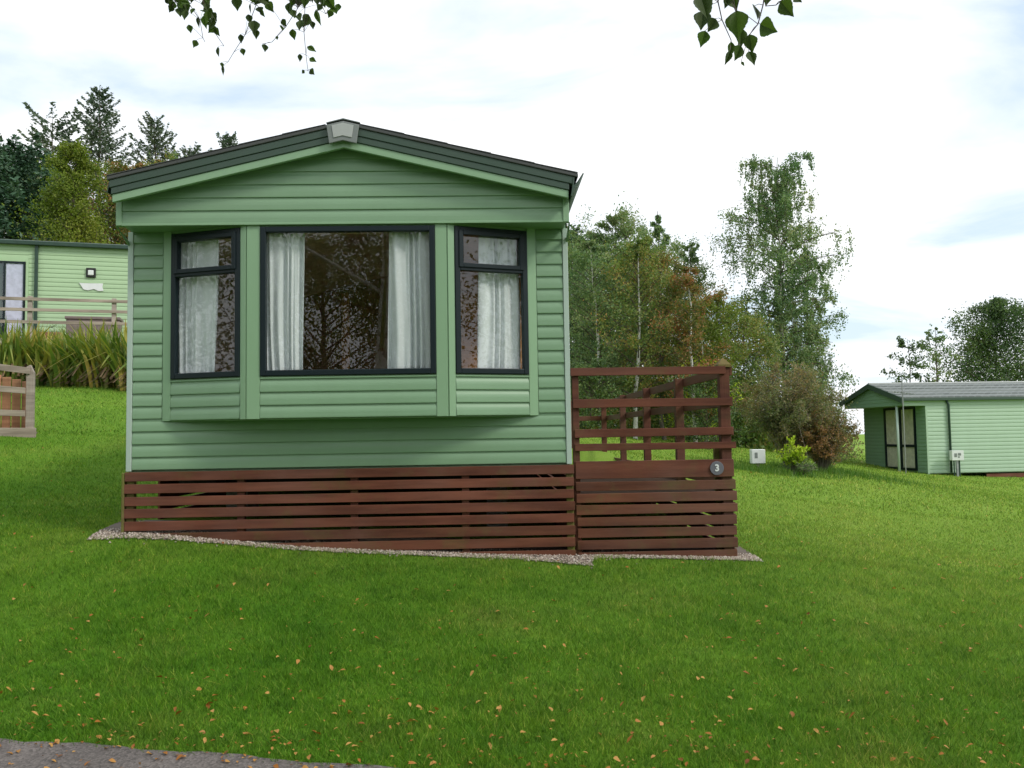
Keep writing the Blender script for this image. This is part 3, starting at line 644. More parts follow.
m_ = MB()
for x in (3.75, 4.35, 4.95): m_.box(x, x+.045, .1, DL-.02, FZ-.16, FZ-.032)
m_.build('joist', M['stainy'], dk)
# number disc
nd = thing('number_sign', 'small round dark sign with a white number 3 on the deck board', 'sign', v2w(4.888, -.0245, -.066), PHI)
m_ = MB(); ns = 28
m_.prism([(.058*math.cos(2*PI*i/ns), .058*math.sin(2*PI*i/ns)) for i in range(ns)], -.012, 0); m_.build('disc', M['disc'], nd, bevel=.002)
fc = bpy.data.curves.new('digit', 'FONT'); fc.body = '3'; fc.size = .078; fc.extrude = .0015; fc.align_x = 'CENTER'; fc.align_y = 'CENTER'; fc.offset = .0025
fo = bpy.data.objects.new('tmp', fc); C.objects.link(fo)
bpy.context.view_layer.update(); me = bpy.data.meshes.new_from_object(fo); bpy.data.objects.remove(fo)
me.materials.clear(); me.materials.append(M['white']); do = bpy.data.objects.new('digit', me); C.objects.link(do); do.parent = nd
do.rotation_euler = (PI/2, 0, 0); do.location = (0, -.0145, 0)

# ------------------------------------------------------------------ left neighbour caravan, with its own deck
A2 = R(17.5)
O2 = Vector((-19.3, 20.2, 4.40))     # left end of the long side
def l2(x, y, z=0): return (O2.x+math.cos(A2)*x-math.sin(A2)*y, O2.y+math.sin(A2)*x+math.cos(A2)*y, O2.z+z)
v2_ = thing('static_caravan', 'green caravan on the hill behind the strap-leaved hedge, wall lamp on its side', 'caravan', tuple(O2), A2, 'green caravans')
EV = 2.42; L2 = 12.0
m_ = MB(); m_.box(0, L2, .02, 3.6, -.3, EV); m_.build('body', M['clad_lit'], v2_)
m_ = MB(); DX = (5.25, 6.78)     # sliding door opening
clad(m_, 0, DX[0]-.1, -.3, EV-.02, -.001, p=.12); clad(m_, DX[1]+.1, L2, -.3, EV-.02, -.001, p=.12); clad(m_, DX[0]-.1, DX[1]+.1, 2.02, EV-.02, -.001, p=.12, off=2.02)
m_.build('side_boarding', M['clad_lit'], v2_)
m_ = MB(); m_.prism([(-.12, EV), (3.72, EV), (3.72, EV+.06), (1.8, EV+.50), (-.12, EV+.06)], -.2, L2+.2, 'x'); m_.build('roof', M['barge'], v2_)
m_ = MB(); m_.box(-.2, L2+.2, -.17, -.06, EV-.03, EV+.07); m_.build('gutter', M['dark'], v2_, bevel=.01)
m_ = MB(); m_.box(7.03, 7.11, -.10, -.03, -.3, EV-.02); m_.build('downpipe', M['dark'], v2_, bevel=.01)
m_ = MB(); m_.box(DX[0]-.1, DX[0]-.04, -.04, .0, -.1, 2.02); m_.box(DX[1]+.04, DX[1]+.1, -.04, 0, -.1, 2.02); m_.box(DX[0]-.04, DX[1]+.04, -.04, 0, 1.95, 2.02); m_.build('door_surround', M['clad_lit'], v2_)
m_ = MB()
for x in (DX[0]-.04, 6.30, DX[1]-.02): m_.box(x, x+.04, -.05, -.01, -.1, 1.95)
m_.box(DX[0], DX[1], -.048, -.012, 1.90, 1.948); dr = m_.build('door', M['frame'], v2_)
m_ = MB(); m_.add([(DX[0], -.03, -.1), (DX[1], -.03, -.1), (DX[1], -.03, 1.9), (DX[0], -.03, 1.9)], [(0, 1, 2, 3)]); m_.build('pane', M['glass'], dr)
lilac = plain('lilac_blind', (.55, .55, .68), .9)
m_ = MB(); n_ = 26
for i in range(n_):
    x = 6.36 + i*(.40/n_); m_.box(x, x+.013, -.019, -.004, -.08, 1.88)
m_.build('blind', lilac, v2_)
m_ = MB(); m_.box(DX[0], 6.30, .006-.012, .008-.012, -.1, 1.9); m_.build('dark_backing', M['dark'], v2_)  # dark sheet behind the glass stands in for the unlit inside
# wall lamp
wl = thing('wall_lamp', 'square black wall lamp with pale glass on the hillside caravan', 'lamp', l2(8.38, -.015, 1.72), A2)
m_ = MB(); m_.box(-.12, .12, -.05, 0, -.13, .13); m_.build('housing', M['black'], wl, bevel=.015)
m_ = MB(); m_.box(-.07, .07, -.085, -.05, -.075, .065); m_.build('lamp_glass', M['white'], wl, bevel=.02)
ws = MB(); ws.prism([(-.27, .07), (-.20, .06), (.32, .07), (.30, -.02), (.33, -.13), (.20, -.14), (.10, -.09), (-.05, -.13), (-.16, -.11), (-.21, -.02)], -.04, -.015)
o_ = ws.build('wall_sign', M['white'], None, bevel=.004); o_.location = l2(8.36, 0, 1.37); o_.rotation_euler = (0, 0, A2)
o_['label'] = 'white wavy edged name board under the square wall lamp'; o_['category'] = 'sign'
# its deck
d2 = thing('timber_deck', 'weathered grey railed deck in front of the hillside caravan', 'deck', tuple(O2), A2)
m_ = MB(); yy = -2.0
while yy < -.05: m_.box(0, L2, yy, yy+.12, -.36, -.32); yy += .13
m_.build('decking', M['weather'], d2)
m_ = MB(); m_.box(0, L2, -2.04, -2.01, -.62, -.30); m_.box(0, L2, -2.036, -2.012, -1.0, -.72); m_.build('fascia_board', M['weather'], d2)
for z in (.66, .40, .10):
    m_ = MB(); m_.box(0, L2, -2.06, -2.03, z-.038, z+.038); m_.build('rail', M['weather'], d2, bevel=.006)
for x in (1.3, 3.2, 5.1, 7.35, 9.22, 11.3):
    m_ = MB(); m_.box(x-.05, x+.05, -2.02, -1.92, -1.3, .74); m_.build('post', M['weatherz'], d2, bevel=.006)
bx = thing('storage_box', 'grey brown storage box on the weathered hillside deck', 'box', l2(8.62, -.9, -.32), A2)
bmat = plain('taupe_plastic', (.20, .16, .15), .6)
m_ = MB(); m_.box(-.62, .62, -.3, .3, 0, .62); m_.build('bin', bmat, bx, bevel=.02)
m_ = MB(); m_.box(-.65, .65, -.33, .33, .62, .70); m_.build('lid', bmat, bx, bevel=.02)
pl = thing('planter', 'low orange brown wooden planter on the weathered deck', 'planter', l2(7.66, -1.4, -.32), A2)
m_ = MB(); m_.box(-.32, .32, -.16, .16, 0, .24); m_.build('trough', M['orange'], pl, bevel=.01)
m_ = MB(); m_.box(-.29, .29, -.13, .13, .24, .245); m_.build('soil', M['earth'], pl)

# left edge: railed deck corner of another pitch
A3 = R(18)
O3 = Vector((-6.82, 12.0, 1.60))
rf = thing('deck_railing', 'pale weathered railing with orange boards behind, at the left lawn edge', 'railing', tuple(O3), A3)
def rbar(nm, x0, x1, za, zb, h_, mt, y0=-.03, y1=0):
    m_ = MB(); m_.hexa([(x0, y0, za-h_/2), (x1, y0, zb-h_/2), (x1, y1, zb-h_/2), (x0, y1, za-h_/2), (x0, y0, za+h_/2), (x1, y0, zb+h_/2), (x1, y1, zb+h_/2), (x0, y1, za+h_/2)])
    m_.build(nm, M[mt], rf, bevel=.004)
m_ = MB(); m_.prism([(-.05, -.3), (.05, -.3), (.05, .98), (.0, 1.09), (-.05, 1.06)], -.001, .09); m_.build('post', M['weatherz'], rf, bevel=.006)
m_ = MB(); m_.box(-1.6, -1.5, -.001, .09, -.3, 1.2); m_.build('post', M['weatherz'], rf, bevel=.006)
rbar('rail', -2.4, .0, 1.32, 1.00, .09, 'weather'); rbar('rail', -2.4, -.052, .93, .72, .085, 'weather'); rbar('rail', -2.4, -.052, .50, .40, .085, 'weather')
rbar('skirt_board', -2.4, .09, .16, .12, .15, 'weather', -.035); rbar('skirt_board', -2.4, .07, .0, -.03, .11, 'weather', -.032); rbar('skirt_board', -2.4, .0, -.14, -.17, .10, 'weather', -.03)
m_ = MB()
for i in range(6): m_.box(-.78+.125*i, -.67+.125*i, .25, .28, .10 if i < 4 else .10, 1.02-.03*i)
m_.build('board_panel', M['orange'], rf, bevel=.004)
m_ = MB(); m_.box(-2.4, .05, .0, 1.6, .10, .14); m_.build('decking', M['weather'], rf)

# ------------------------------------------------------------------ right neighbour caravan
A4 = R(5.7); O4 = Vector((11.96, 26.0, .20))
def l4(x, y, z=0): return (O4.x+math.cos(A4)*x-math.sin(A4)*y, O4.y+math.sin(A4)*x+math.cos(A4)*y, O4.z+z)
v3 = thing('static_caravan', 'green caravan with grey tiled roof and glazed porch doors, down the right slope', 'caravan', tuple(O4), A4, 'green caravans')
EV = 2.28; RC = .70; L4 = 10.0; DW = 3.7
cl3 = paint('lit_side_cladding', (.36, .50, .36), .45, .08); cl4 = paint('shaded_gable_cladding', (.19, .32, .21), .45, .08)  # side paler, gable and porch front darker: light and shade put into the paint
m_ = MB(); m_.box(RC+.03, L4, .02, DW-.02, -.02, EV); m_.box(.02, RC+.03, .02, DW-.02, 2.08, EV); m_.build('body', cl3, v3)
m_ = MB(); clad(m_, RC, L4, 0, EV-.01, -.001, p=.115); clad(m_, 0, RC, 2.06, EV-.01, -.001, p=.115, off=2.06)
m_.box(RC-.01, RC+.05, -.02, .015, -.03, 2.06); m_.build('side_boarding', cl3, v3)
m_ = MB(); fr4 = lambda a_, b_, c_: (RC+b_, DW-a_, c_)
clad(m_, 0, 1.3, -.05, 2.08, 0, p=.115, frame=fr4); clad(m_, DW-.52, DW, -.05, 2.08, 0, p=.115, frame=fr4); 
m_.box(RC-.002, RC+.03, .52, 2.4, -.05, .05); m_.build('front_boarding', cl4, v3)
m_ = MB(); m_.prism([(0, 2.07), (DW, 2.07), (DW, EV), (DW/2, EV+.50), (0, EV)], 0, .05, 'x'); m_.build('gable', cl4, v3)
m_ = MB(); prof = []
for k in range(7):
    for dz, dy in ((0, 0), (.002, -.012), (.08, -.008), (.105, -.001)):
        z = 2.08+.115*k+dz
        if z < EV+.48: prof.append((z, dy))
for z, dy in prof:
    a_ = 0.02 if z < EV else (z-EV)/.5*DW/2+.02; m_.v += [(dy-.001, DW-a_, z), (dy-.001, a_, z)]
for i in range(len(prof)-1): m_.f.append((2*i, 2*i+1, 2*i+3, 2*i+2))
m_.build('gable_boarding', cl4, v3)
m_ = MB()
for ya, yb in ((-.10, DW/2), (DW/2, DW+.1)):
    za, zb_ = (EV-.02, EV+.51) if ya < 0 else (EV+.51, EV-.02)
    m_.prism([(ya, za), (yb, zb_), (yb, zb_+.045), (ya, za+.045)], -.10, L4+.1, 'x')
rf3 = plain('grey_green_roof_tiles', (.15, .165, .16), .7)
t4 = rf3.node_tree; br = t4.nodes.new('ShaderNodeTexBrick'); br.inputs['Scale'].default_value = 2.2; br.inputs['Color1'].default_value = (.17, .19, .18, 1); br.inputs['Color2'].default_value = (.12, .135, .13, 1); br.inputs['Mortar'].default_value = (.24, .26, .25, 1)
br.inputs['Mortar Size'].default_value = .03; tc4 = t4.nodes.new('ShaderNodeTexCoord'); t4.links.new(tc4.outputs['Object'], br.inputs['Vector'])
t4.links.new(br.outputs['Color'], [x for x in t4.nodes if x.type == 'BSDF_PRINCIPLED'][0].inputs['Base Color'])
m_.build('roof', rf3, v3)
m_ = MB()      # tile courses
for i in range(5):
    ya = -.10+(DW/2+.10)*i/5; yb = -.10+(DW/2+.10)*(i+1)/5; za = EV+.025+(ya+.10)/(DW/2+.1)*.53; zb_ = EV+.025+(yb+.10)/(DW/2+.1)*.53
    m_.prism([(ya, za+.002), (yb, zb_+.002), (yb, zb_+.004), (ya, za+.028)], -.09, L4+.09, 'x')
m_.build('roof_tiles', rf3, v3)
m_ = MB(); m_.tube([(-.1, DW/2, EV+.565), (L4+.1, DW/2, EV+.565)], .04, 6); m_.build('ridge_cap', M['lgrey'], v3)
m_ = MB()
for ya, yb in ((-.12, DW/2), (DW/2, DW+.12)):
    za, zb_ = (EV-.02, EV+.52) if ya < 0 else (EV+.52, EV-.02)
    m_.prism([(ya, za-.12), (yb, zb_-.12), (yb, zb_+.05), (ya, za+.05)], -.13, -.101, 'x')
m_.build('verge', M['barge'], v3)
m_ = MB(); m_.box(-.1, L4+.1, -.15, -.05, EV-.07, EV+.02); m_.build('gutter', M['barge'], v3, bevel=.01)
m_ = MB(); m_.tube([(1.35, -.06, EV-.06), (1.42, -.06, EV-.2), (1.42, -.06, 0)], .035, 8); m_.build('downpipe', M['dark'], v3, smooth=True)
def fr5(a_, b_, c_): return (RC+b_, a_, c_)
beige = plain('beige_curtain', (.60, .58, .48), .9)
for a0, a1 in ((.56, 1.44), (1.50, 2.37)):
    m_ = MB(); fw = .07
    for (p0, p1, z0, z1) in ((a0, a0+fw, .05, 2.05), (a1-fw, a1, .05, 2.05), (a0+fw, a1-fw, .05, .05+fw), (a0+fw, a1-fw, 2.05-fw, 2.05), (a0+fw, a1-fw, .78, .86)):
        m_.box(RC-.035, RC+.01, p0, p1, z0, z1)
    dd = m_.build('door', M['frame'], v3)
    m_ = MB(); m_.add([(RC-.010, a0+fw, .12), (RC-.010, a1-fw, .12), (RC-.010, a1-fw, 1.98), (RC-.010, a0+fw, 1.98)], [(0, 1, 2, 3)]); m_.build('pane', M['glass'], dd)
    m_ = MB(); k_ = 12
    for i in range(k_):
        p = a0+fw+(a1-a0-2*fw)*i/k_; m_.prism([(RC+.002, p), (RC+.018, p), (RC+.018, p+.055), (RC+.008, p+.055), (RC-.003, p+.03)], .13, 1.97, 'z')
    m_.build('door_curtain', beige, v3)
m_ = MB(); m_.tube([(.04, .45, 2.06), (.04, .45, -.15)], .04, 8); m_.build('porch_post', M['alu'], v3, smooth=True)
m_ = MB(); m_.box(2.6, L4, .0, .03, -.30, -.06); m_.box(3.2, L4, .0, .03, -.55, -.32); m_.build('skirting', M['stain'], v3)
ar = thing('aerial_mast', 'thin aerial mast in front of the right caravan porch', 'aerial', l4(-.22, -.35, h1(*l4(-.22, -.35)[:2])-O4.z-.05), 0)
m_ = MB(); m_.tube([(0, 0, 0), (0, 0, 3.0)], .017, 6); m_.build('mast', M['steel'], ar)
m_ = MB(); m_.tube([(-.30, 0, 2.52), (.38, .05, 2.44)], .010, 5)
for i in range(7):
    x = -.26+i*.09; m_.tube([(x, -.16, 2.515-.1*i/9), (x, .16, 2.515-.1*i/9)], .007, 4)
m_.build('antenna', M['steel'], ar)
def meter(px_, py_, w_, h_, zb, label, two=False):
    t_ = thing('meter_box', label, 'meter box', (px_, py_, h1(px_, py_)), 0, 'white hook-up boxes on short posts')
    m_ = MB(); m_.box(-w_/2, w_/2, -.08, .08, zb, zb+h_); bo = m_.build('box', M['white'], t_, bevel=.012)
    m_ = MB()
    if two: m_.box(-.11, -.03, -.086, -.081, zb+h_*.35, zb+h_*.72); m_.box(0, .09, -.086, -.081, zb+h_*.5, zb+h_*.75); m_.box(-.0, .05, -.086, -.081, zb+h_*.28, zb+h_*.42)
    else: m_.box(-.075, -.02, -.086, -.081, zb+h_*.40, zb+h_*.78)
    m_.build('socket', M['grey'], bo)
    m_ = MB(); m_.box(-.03, .03, -.03, .03, -.2, zb); 
    m_.build('post', M['weatherz'] if not two else M['steel'], t_)
    if two:
        m_ = MB(); m_.tube([(-.09, 0, -.1), (-.09, 0, zb)], .02, 6); m_.tube([(.08, .03, -.1), (.08, .03, zb)], .03, 6); m_.build('conduit', M['dark'], t_)
meter(4.84, 16.9, .27, .28, .20, 'white meter box beside the brown shrub')
q = l4(1.45, -.30); meter(q[0], q[1], .36, .30, .48, 'white meter box on pipes against the right caravan wall', True)

# ------------------------------------------------------------------ vegetation
def rand_frames(n, rg, flat=0.0, down=0.0):
    d = rg.normal(size=(n, 3)); d[:, 2] -= down; d /= np.linalg.norm(d, axis=1)[:, None]
    a_ = rg.normal(size=(n, 3)); a_ -= (a_*d).sum(1)[:, None]*d; a_ /= np.linalg.norm(a_, axis=1)[:, None]
    return d, a_
def leaf_mesh(name, ctr, size, mat, parent, rg, aspect=.6, down=0., d=None, **tags):
    n = len(ctr); dd, aa = rand_frames(n, rg, down=down)
    if d is not None:
        dd = d; aa = rg.normal(size=(n, 3)); aa -= (aa*dd).sum(1)[:, None]*dd; aa /= np.linalg.norm(aa, axis=1)[:, None]
    s_ = (np.broadcast_to(size, (n,)))[:, None]
    base = ctr - dd*s_*.5; tip = ctr+dd*s_*.5; mid = ctr - dd*s_*.08
    V = np.stack([base, mid+aa*s_*aspect*.5, tip, mid-aa*s_*aspect*.5], 1)
    Q = np.arange(n*4).reshape(n, 4)
    return np_mesh(name, V, Q, mat, parent, **tags)

def tree(name, label, x, y, Ht, Rad, prof, seed, lm, bm='bark_dark', cat='tree', nl=34, leaves=9000, ls=.10, clear=.15, upv=.5, droop=.3, tr=None, weep=0.0, sig=.10, group='trees around the caravan site', asp=.6, lean=0.0, tw=5, gap=1.0, base_z=None, multi=1, lvar=(.62, 1.12)):
    rg = np.random.default_rng(seed); z0 = h1(x, y)-.1 if base_z is None else base_z
    root = thing(name, label, cat, (x, y, z0), 0, group)
    trk = MB(); lim = MB(); tr = tr or Ht*.012; ends = []; la = rg.uniform(0, 2*PI)
    stems = []
    for s_ in range(multi):
        k = 9; pts = []; ox, oy = 0, 0; spread = 0 if multi == 1 else Rad*.35
        aa = la + 2*PI*s_/multi
        hh = Ht*(1 if s_ == 0 else rg.uniform(.7, .95))
        for i in range(k+1):
            t_ = i/k; pts.append(np.array([math.cos(aa)*spread*t_ + lean*Ht*t_*t_ + ox, math.sin(aa)*spread*t_ + oy, hh*t_]))
            ox += rg.normal(0, Ht*.006); oy += rg.normal(0, Ht*.006)
        trk.tube(pts, [tr*(1-.93*(i/k)**.9)/math.sqrt(multi)+.004 for i in range(k+1)], 7); stems.append((np.array(pts), hh))
    for i in range(nl):
        P_, hh = stems[i % multi]; t_ = clear+(1-clear)*((i+rg.uniform(0, 1))/nl)*.97
        f_ = t_*(len(P_)-1); j = min(int(f_), len(P_)-2); st = P_[j]+(P_[j+1]-P_[j])*(f_-j)
        u_ = (t_-clear)/(1-clear); Ln = Rad*prof(u_)*rg.uniform(*lvar)
        az = i*2.39996+rg.normal(0, .35); dv_ = np.array([math.cos(az), math.sin(az), 0]); bend = rg.normal(0, .25)
        pp = []
        for q in range(6):
            s_ = q/5; hd = np.array([math.cos(az+bend*s_), math.sin(az+bend*s_), 0])
            pp.append(st + hd*Ln*s_ + np.array([0, 0, upv*Ln*s_*(1+.6*u_) - droop*Ln*s_*s_]))
        r0 = max(.008, tr*.36*(1-.75*t_)); lim.tube(pp, [r0*(1-.85*q/5)+.003 for q in range(6)], 4, cap=False)
        pp = np.array(pp)
        for w_ in range(tw):
            s_ = rg.uniform(.25, 1.0); f2 = s_*5; j2 = min(int(f2), 4); a_ = pp[j2]+(pp[j2+1]-pp[j2])*(f2-j2)
            dd = rg.normal(size=3)*np.array([1, 1, .6]); dd /= np.linalg.norm(dd); dd[2] += upv*.5 - weep*.6
            e_ = a_+dd*Ln*rg.uniform(.15, .38)
            lim.tube([a_, (a_+e_)/2+np.array([0, 0, .02*Ln]), e_], [r0*.35+.002, r0*.2+.002, .002], 3, cap=False)
            ends.append((a_, e_, Ln))
            if weep > 0:
                e3 = e_+np.array([rg.normal(0, .05), rg.normal(0, .05), -weep*Ht*.08*rg.uniform(.5, 1.6)]); ends.append((e_, e3, Ln*.5)); lim.tube([e_, e3], [.004, .002], 3, cap=False)
    trk.build('trunk', M[bm], root); lim.build('limbs', M['bark_dark'], root)
    # leaves gather in clumps along the twigs, leaving holes between
    m_ = len(ends); wts = rg.uniform(0, 1, m_)**gap; wts /= wts.sum(); ch = rg.choice(m_, leaves, p=wts)
    A_ = np.array([e[0] for e in ends]); B_ = np.array([e[1] for e in ends]); Ls = np.array([e[2] for e in ends])
    s_ = rg.uniform(.1, 1.1, leaves)[:, None]; ctr = A_[ch]*(1-s_)+B_[ch]*s_ + rg.normal(size=(leaves, 3))*(sig*np.maximum(Ls[ch], Rad*.22))[:, None]
    leaf_mesh('crown', ctr, rg.uniform(.65, 1.25, leaves)*ls, LEAF[lm], root, rg, aspect=asp, down=weep*1.5)
    return root

def conifer(label, x, y, Ht, Rad, seed, lm='spruce', nw=34, per=6, clear=.1, droop=.25, upv=.1, dens=1.0, group='trees around the caravan site', name='conifer_tree', ls=.16, prof=None, base_z=None, gapz=0.0):
    rg = np.random.default_rng(seed); z0 = h1(x, y)-.1 if base_z is None else base_z
    root = thing(name, label, 'tree', (x, y, z0), 0, group); trk = MB(); tr = Ht*.014
    k = 10; P_ = [np.array([rg.normal(0, .006*Ht)*(i > 0), rg.normal(0, .006*Ht)*(i > 0), Ht*i/k]) for i in range(k+1)]; P_[-1][:2] = P_[-2][:2]
    trk.tube(P_, [tr*(1-.97*i/k)+.005 for i in range(k+1)], 7); P_ = np.array(P_)
    C_ = []; D_ = []; S_ = []
    for w_ in range(nw):
        t_ = clear+(1-clear)*(w_/nw)**.92; f_ = t_*k; j = min(int(f_), k-1); st = P_[j]+(P_[j+1]-P_[j])*(f_-j); u_ = (t_-clear)/(1-clear)
        pf = (prof(u_) if prof else (1-u_)**.8+.02)
        for b_ in range(per):
            if rg.uniform() < gapz: continue
            Ln = Rad*pf*rg.uniform(.55, 1.15)+.12; az = rg.uniform(0, 2*PI); dv_ = np.array([math.cos(az), math.sin(az), 0]); sdv = np.array([-dv_[1], dv_[0], 0])
            zz = rg.uniform(-.3, .3)*Ht/nw
            pt = lambda s_: st+np.array([0, 0, zz]) + dv_*Ln*s_ + np.array([0, 0, upv*Ln*s_*(1+2*u_) - droop*Ln*s_*s_+.12*Ln*s_**4])
            trk.tube([pt(q/4) for q in range(5)], [max(.006, tr*.22*(1-u_))*(1-.8*q/4)+.003 for q in range(5)], 3, cap=False)
            m_ = int(34*Ln*dens)+8
            s_ = rg.uniform(.12, 1.05, m_); side = rg.choice([-1, 1], m_); off = rg.uniform(0, 1, m_)*(1.05-s_)*.42*Ln+.03
            base = np.array([pt(q) for q in s_]) + sdv[None]*(side*off)[:, None] + np.stack([np.zeros(m_), np.zeros(m_), -off*.35+rg.normal(0, .04, m_)*Ln*.6], 1)
            d_ = dv_[None]*.7 + sdv[None]*(side*rg.uniform(.2, 1.0, m_))[:, None] + rg.normal(size=(m_, 3))*.45; d_[:, 2] += .1-.3*droop
            C_.append(base); D_.append(d_/np.linalg.norm(d_, axis=1)[:, None]); S_.append(rg.uniform(.6, 1.3, m_)*ls)
    trk.build('trunk', M['bark_dark'], root)
    C_ = np.concatenate(C_); D_ = np.concatenate(D_); S_ = np.concatenate(S_)
    leaf_mesh('crown', C_, S_, LEAF[lm], root, rg, aspect=.42, d=D_)
    return root

def at(px, Y): return (px-512)/FPX*Y
def ht(px, py, Y): return EYE + Y*((433 - .016*(px-512)) - py)/FPX     # world height of a point seen at that row

dome = lambda u: (max(0, 1-(2*u-.75)**2*.62))**.5 if u < .9 else .45
egg = lambda u: max(.12, math.sin(PI*min(1, .12+.9*u))**.7)
cone = lambda u: max(.06, (1-u)**.75)*(.75+.5*min(1, u*4))*.85
col_ = lambda u: max(.25, 1-.45*u-.25*abs(u-.35))

def T(fn, px, top, Y, *a, **k):
    x = at(px, Y); z = h1(x, Y)-.1; return fn(*(a[:1] + (x, Y, ht(px, top, Y)-z) + a[1:]), **k)
# left group behind the hillside caravan
def Tt(name, label, px, top, Y, Rad, prof, seed, lm, **k):
    x = at(px, Y); return tree(name, label, x, Y, ht(px, top, Y)-h1(x, Y)+.1, Rad, prof, seed, lm, **k)
def Tc(label, px, top, Y, Rad, seed, **k):
    x = at(px, Y); return conifer(label, x, Y, ht(px, top, Y)-h1(x, Y)+.1, Rad, seed, **k)
Tc('tallest feathery spruce rising behind the yellow green tree', 95, 79, 40, 3.5, 11, nw=34, per=8, dens=1.5, droop=.15, upv=.28, ls=.17, gapz=.1)
Tc('thin sparse larch left of the tall feathery spruce', 47, 112, 38, 2.4, 12, nw=26, per=6, dens=1.4, gapz=.3, droop=.1, upv=.25, ls=.20, prof=lambda u: .35+.65*(1-u)**.6)
Tc('broad dark pine at the photo\'s left edge above the hillside caravan', 4, 148, 35, 3.4, 13, lm='pine', nw=26, per=9, dens=1.5, droop=.3, upv=.3, ls=.24, prof=lambda u: (1-u)**.45+.05)
Tc('dark spruce with a forked top right of the yellow green tree', 155, 111, 42, 3.6, 14, nw=32, per=8, dens=1.5, droop=.1, upv=.35, ls=.17, gapz=.12)
Tc('small dark spruce tip showing just above the main caravan roof', 226, 129, 44, 3.2, 15, nw=28, per=8, dens=1.5, droop=.05, upv=.4, ls=.17, lm='spruce')
Tc('short spruce half hidden behind the left roof slope', 192, 143, 43, 3.6, 16, nw=28, per=8, dens=1.5, droop=.05, upv=.4, ls=.17)
Tt('broadleaf_tree', 'rounded yellow green tree directly behind the hillside caravan', 74, 143, 31, 2.15, lambda u: max(.15, (1-u)**.62), 17, 'yellow', leaves=34000, nl=70, ls=.095, clear=.05, upv=.9, droop=.35, sig=.14, tw=6)
Tt('broadleaf_tree', 'thin autumn tree with brown tinted leaves between yellow tree and main roof', 122, 160, 36, 2.6, egg, 18, 'rowan', leaves=17000, nl=44, ls=.11, clear=.1, upv=.7)
Tt('broadleaf_tree', 'olive green tree right behind the left roof corner', 165, 155, 37, 2.6, egg, 19, 'mixed', leaves=17000, nl=44, ls=.11, clear=.1, upv=.7)
Tt('broadleaf_tree', 'brownish leafy tree filling the gap under the forked spruce', 140, 165, 39, 3.0, egg, 47, 'mixed', leaves=22000, nl=46, ls=.11, clear=.05, upv=.6, sig=.13)
Tt('broadleaf_tree', 'grey green tree low between the dark pine and the yellow green tree', 38, 165, 36, 2.4, egg, 48, 'birch', leaves=18000, nl=44, ls=.11, clear=.05, upv=.6, sig=.13)
# middle group right of the caravan
Tt('birch_tree', 'tall open crowned birch standing alone right of the wood', 779, 153, 32, 2.15, lambda u: (.95+.18*math.sin(u*11+1))*(1 if u < .8 else .72), 21, 'birch', bm='bark_birch', leaves=56000, nl=96, ls=.092, clear=.08, upv=.45, droop=.35, weep=.7, sig=.062, gap=2.4, tr=.12, tw=8, lvar=(.78, 1.08))
Tt('birch_tree', 'slim secondary birch stem leaning right of the tall open birch', 812, 240, 33, 1.35, egg, 22, 'birch', bm='bark_birch', leaves=15000, nl=46, ls=.09, clear=.08, upv=.6, droop=.5, weep=.5, lean=.02, gap=1.5)
Tc('dark pine top peeking out right beside the main caravan wall', 577, 226, 36, 2.0, 23, lm='pine', nw=26, per=8, droop=.1, upv=.45, ls=.2)
Tt('broadleaf_tree', 'tall leafy tree with sparse top behind the deck\'s left end', 622, 209, 33, 2.3, egg, 24, 'birch', leaves=28000, nl=56, ls=.09, clear=.05, upv=.7, sig=.13)
Tt('broadleaf_tree', 'tree with a thin spindly top above the deck railing', 663, 206, 35, 2.0, lambda u: egg(u)*(1.1 if u < .75 else .6), 25, 'birch', leaves=20000, nl=46, ls=.09, clear=.05, upv=.9)
Tt('rowan_tree', 'orange tinted rowan in front of the wood, above the deck railing', 664, 248, 27.5, 1.55, egg, 26, 'rowan', leaves=15000, nl=50, ls=.075, clear=.12, upv=.7, bm='bark_grey')
Tt('broadleaf_tree', 'bright green slender tree in the wood behind the deck post', 705, 300, 27, 1.5, egg, 27, 'yellow', leaves=13000, nl=44, ls=.075, clear=.1, upv=.6, bm='bark_birch')
Tt('broadleaf_tree', 'narrow grey green tree between rowan and tall open birch', 699, 236, 34, 1.3, egg, 28, 'birch', leaves=12000, nl=40, ls=.085, clear=.1, upv=.8)
Tt('birch_tree', 'young birch with pale trunk near the caravan wall', 600, 238, 26.5, 1.5, egg, 29, 'birch', leaves=15000, nl=50, ls=.075, clear=.12, upv=.7, bm='bark_birch')
Tt('birch_tree', 'young birch with thin white trunk left of the rowan', 634, 236, 26, 1.45, egg, 30, 'mixed', leaves=15000, nl=50, ls=.075, clear=.14, upv=.7, bm='bark_birch')
Tt('birch_tree', 'yellowing birch with low branches right of the rowan', 694, 262, 25.5, 1.35, egg, 31, 'rowan', leaves=10000, nl=36, ls=.075, clear=.14, upv=.6, bm='bark_birch')
Tt('broadleaf_tree', 'bushy olive tree filling the gap under the tall birch', 745, 318, 29, 1.7, dome, 32, 'mixed', leaves=18000, nl=46, ls=.08, clear=.05, upv=.5, bm='bark_dark')
Tt('broadleaf_tree', 'dark background tree low behind the young birches', 590, 290, 38, 3.2, dome, 33, 'dark', leaves=12000, nl=40, ls=.14, clear=.05, upv=.5)
Tt('broadleaf_tree', 'dark background tree low behind the deck middle', 660, 300, 39, 3.4, dome, 34, 'dark', leaves=12000, nl=40, ls=.14, clear=.05, upv=.5)
Tt('broadleaf_tree', 'rounded grey green tree filling the wood next to the caravan wall', 597, 229, 34, 2.1, egg, 44, 'birch', leaves=30000, nl=56, ls=.09, clear=.03, upv=.7, sig=.13)
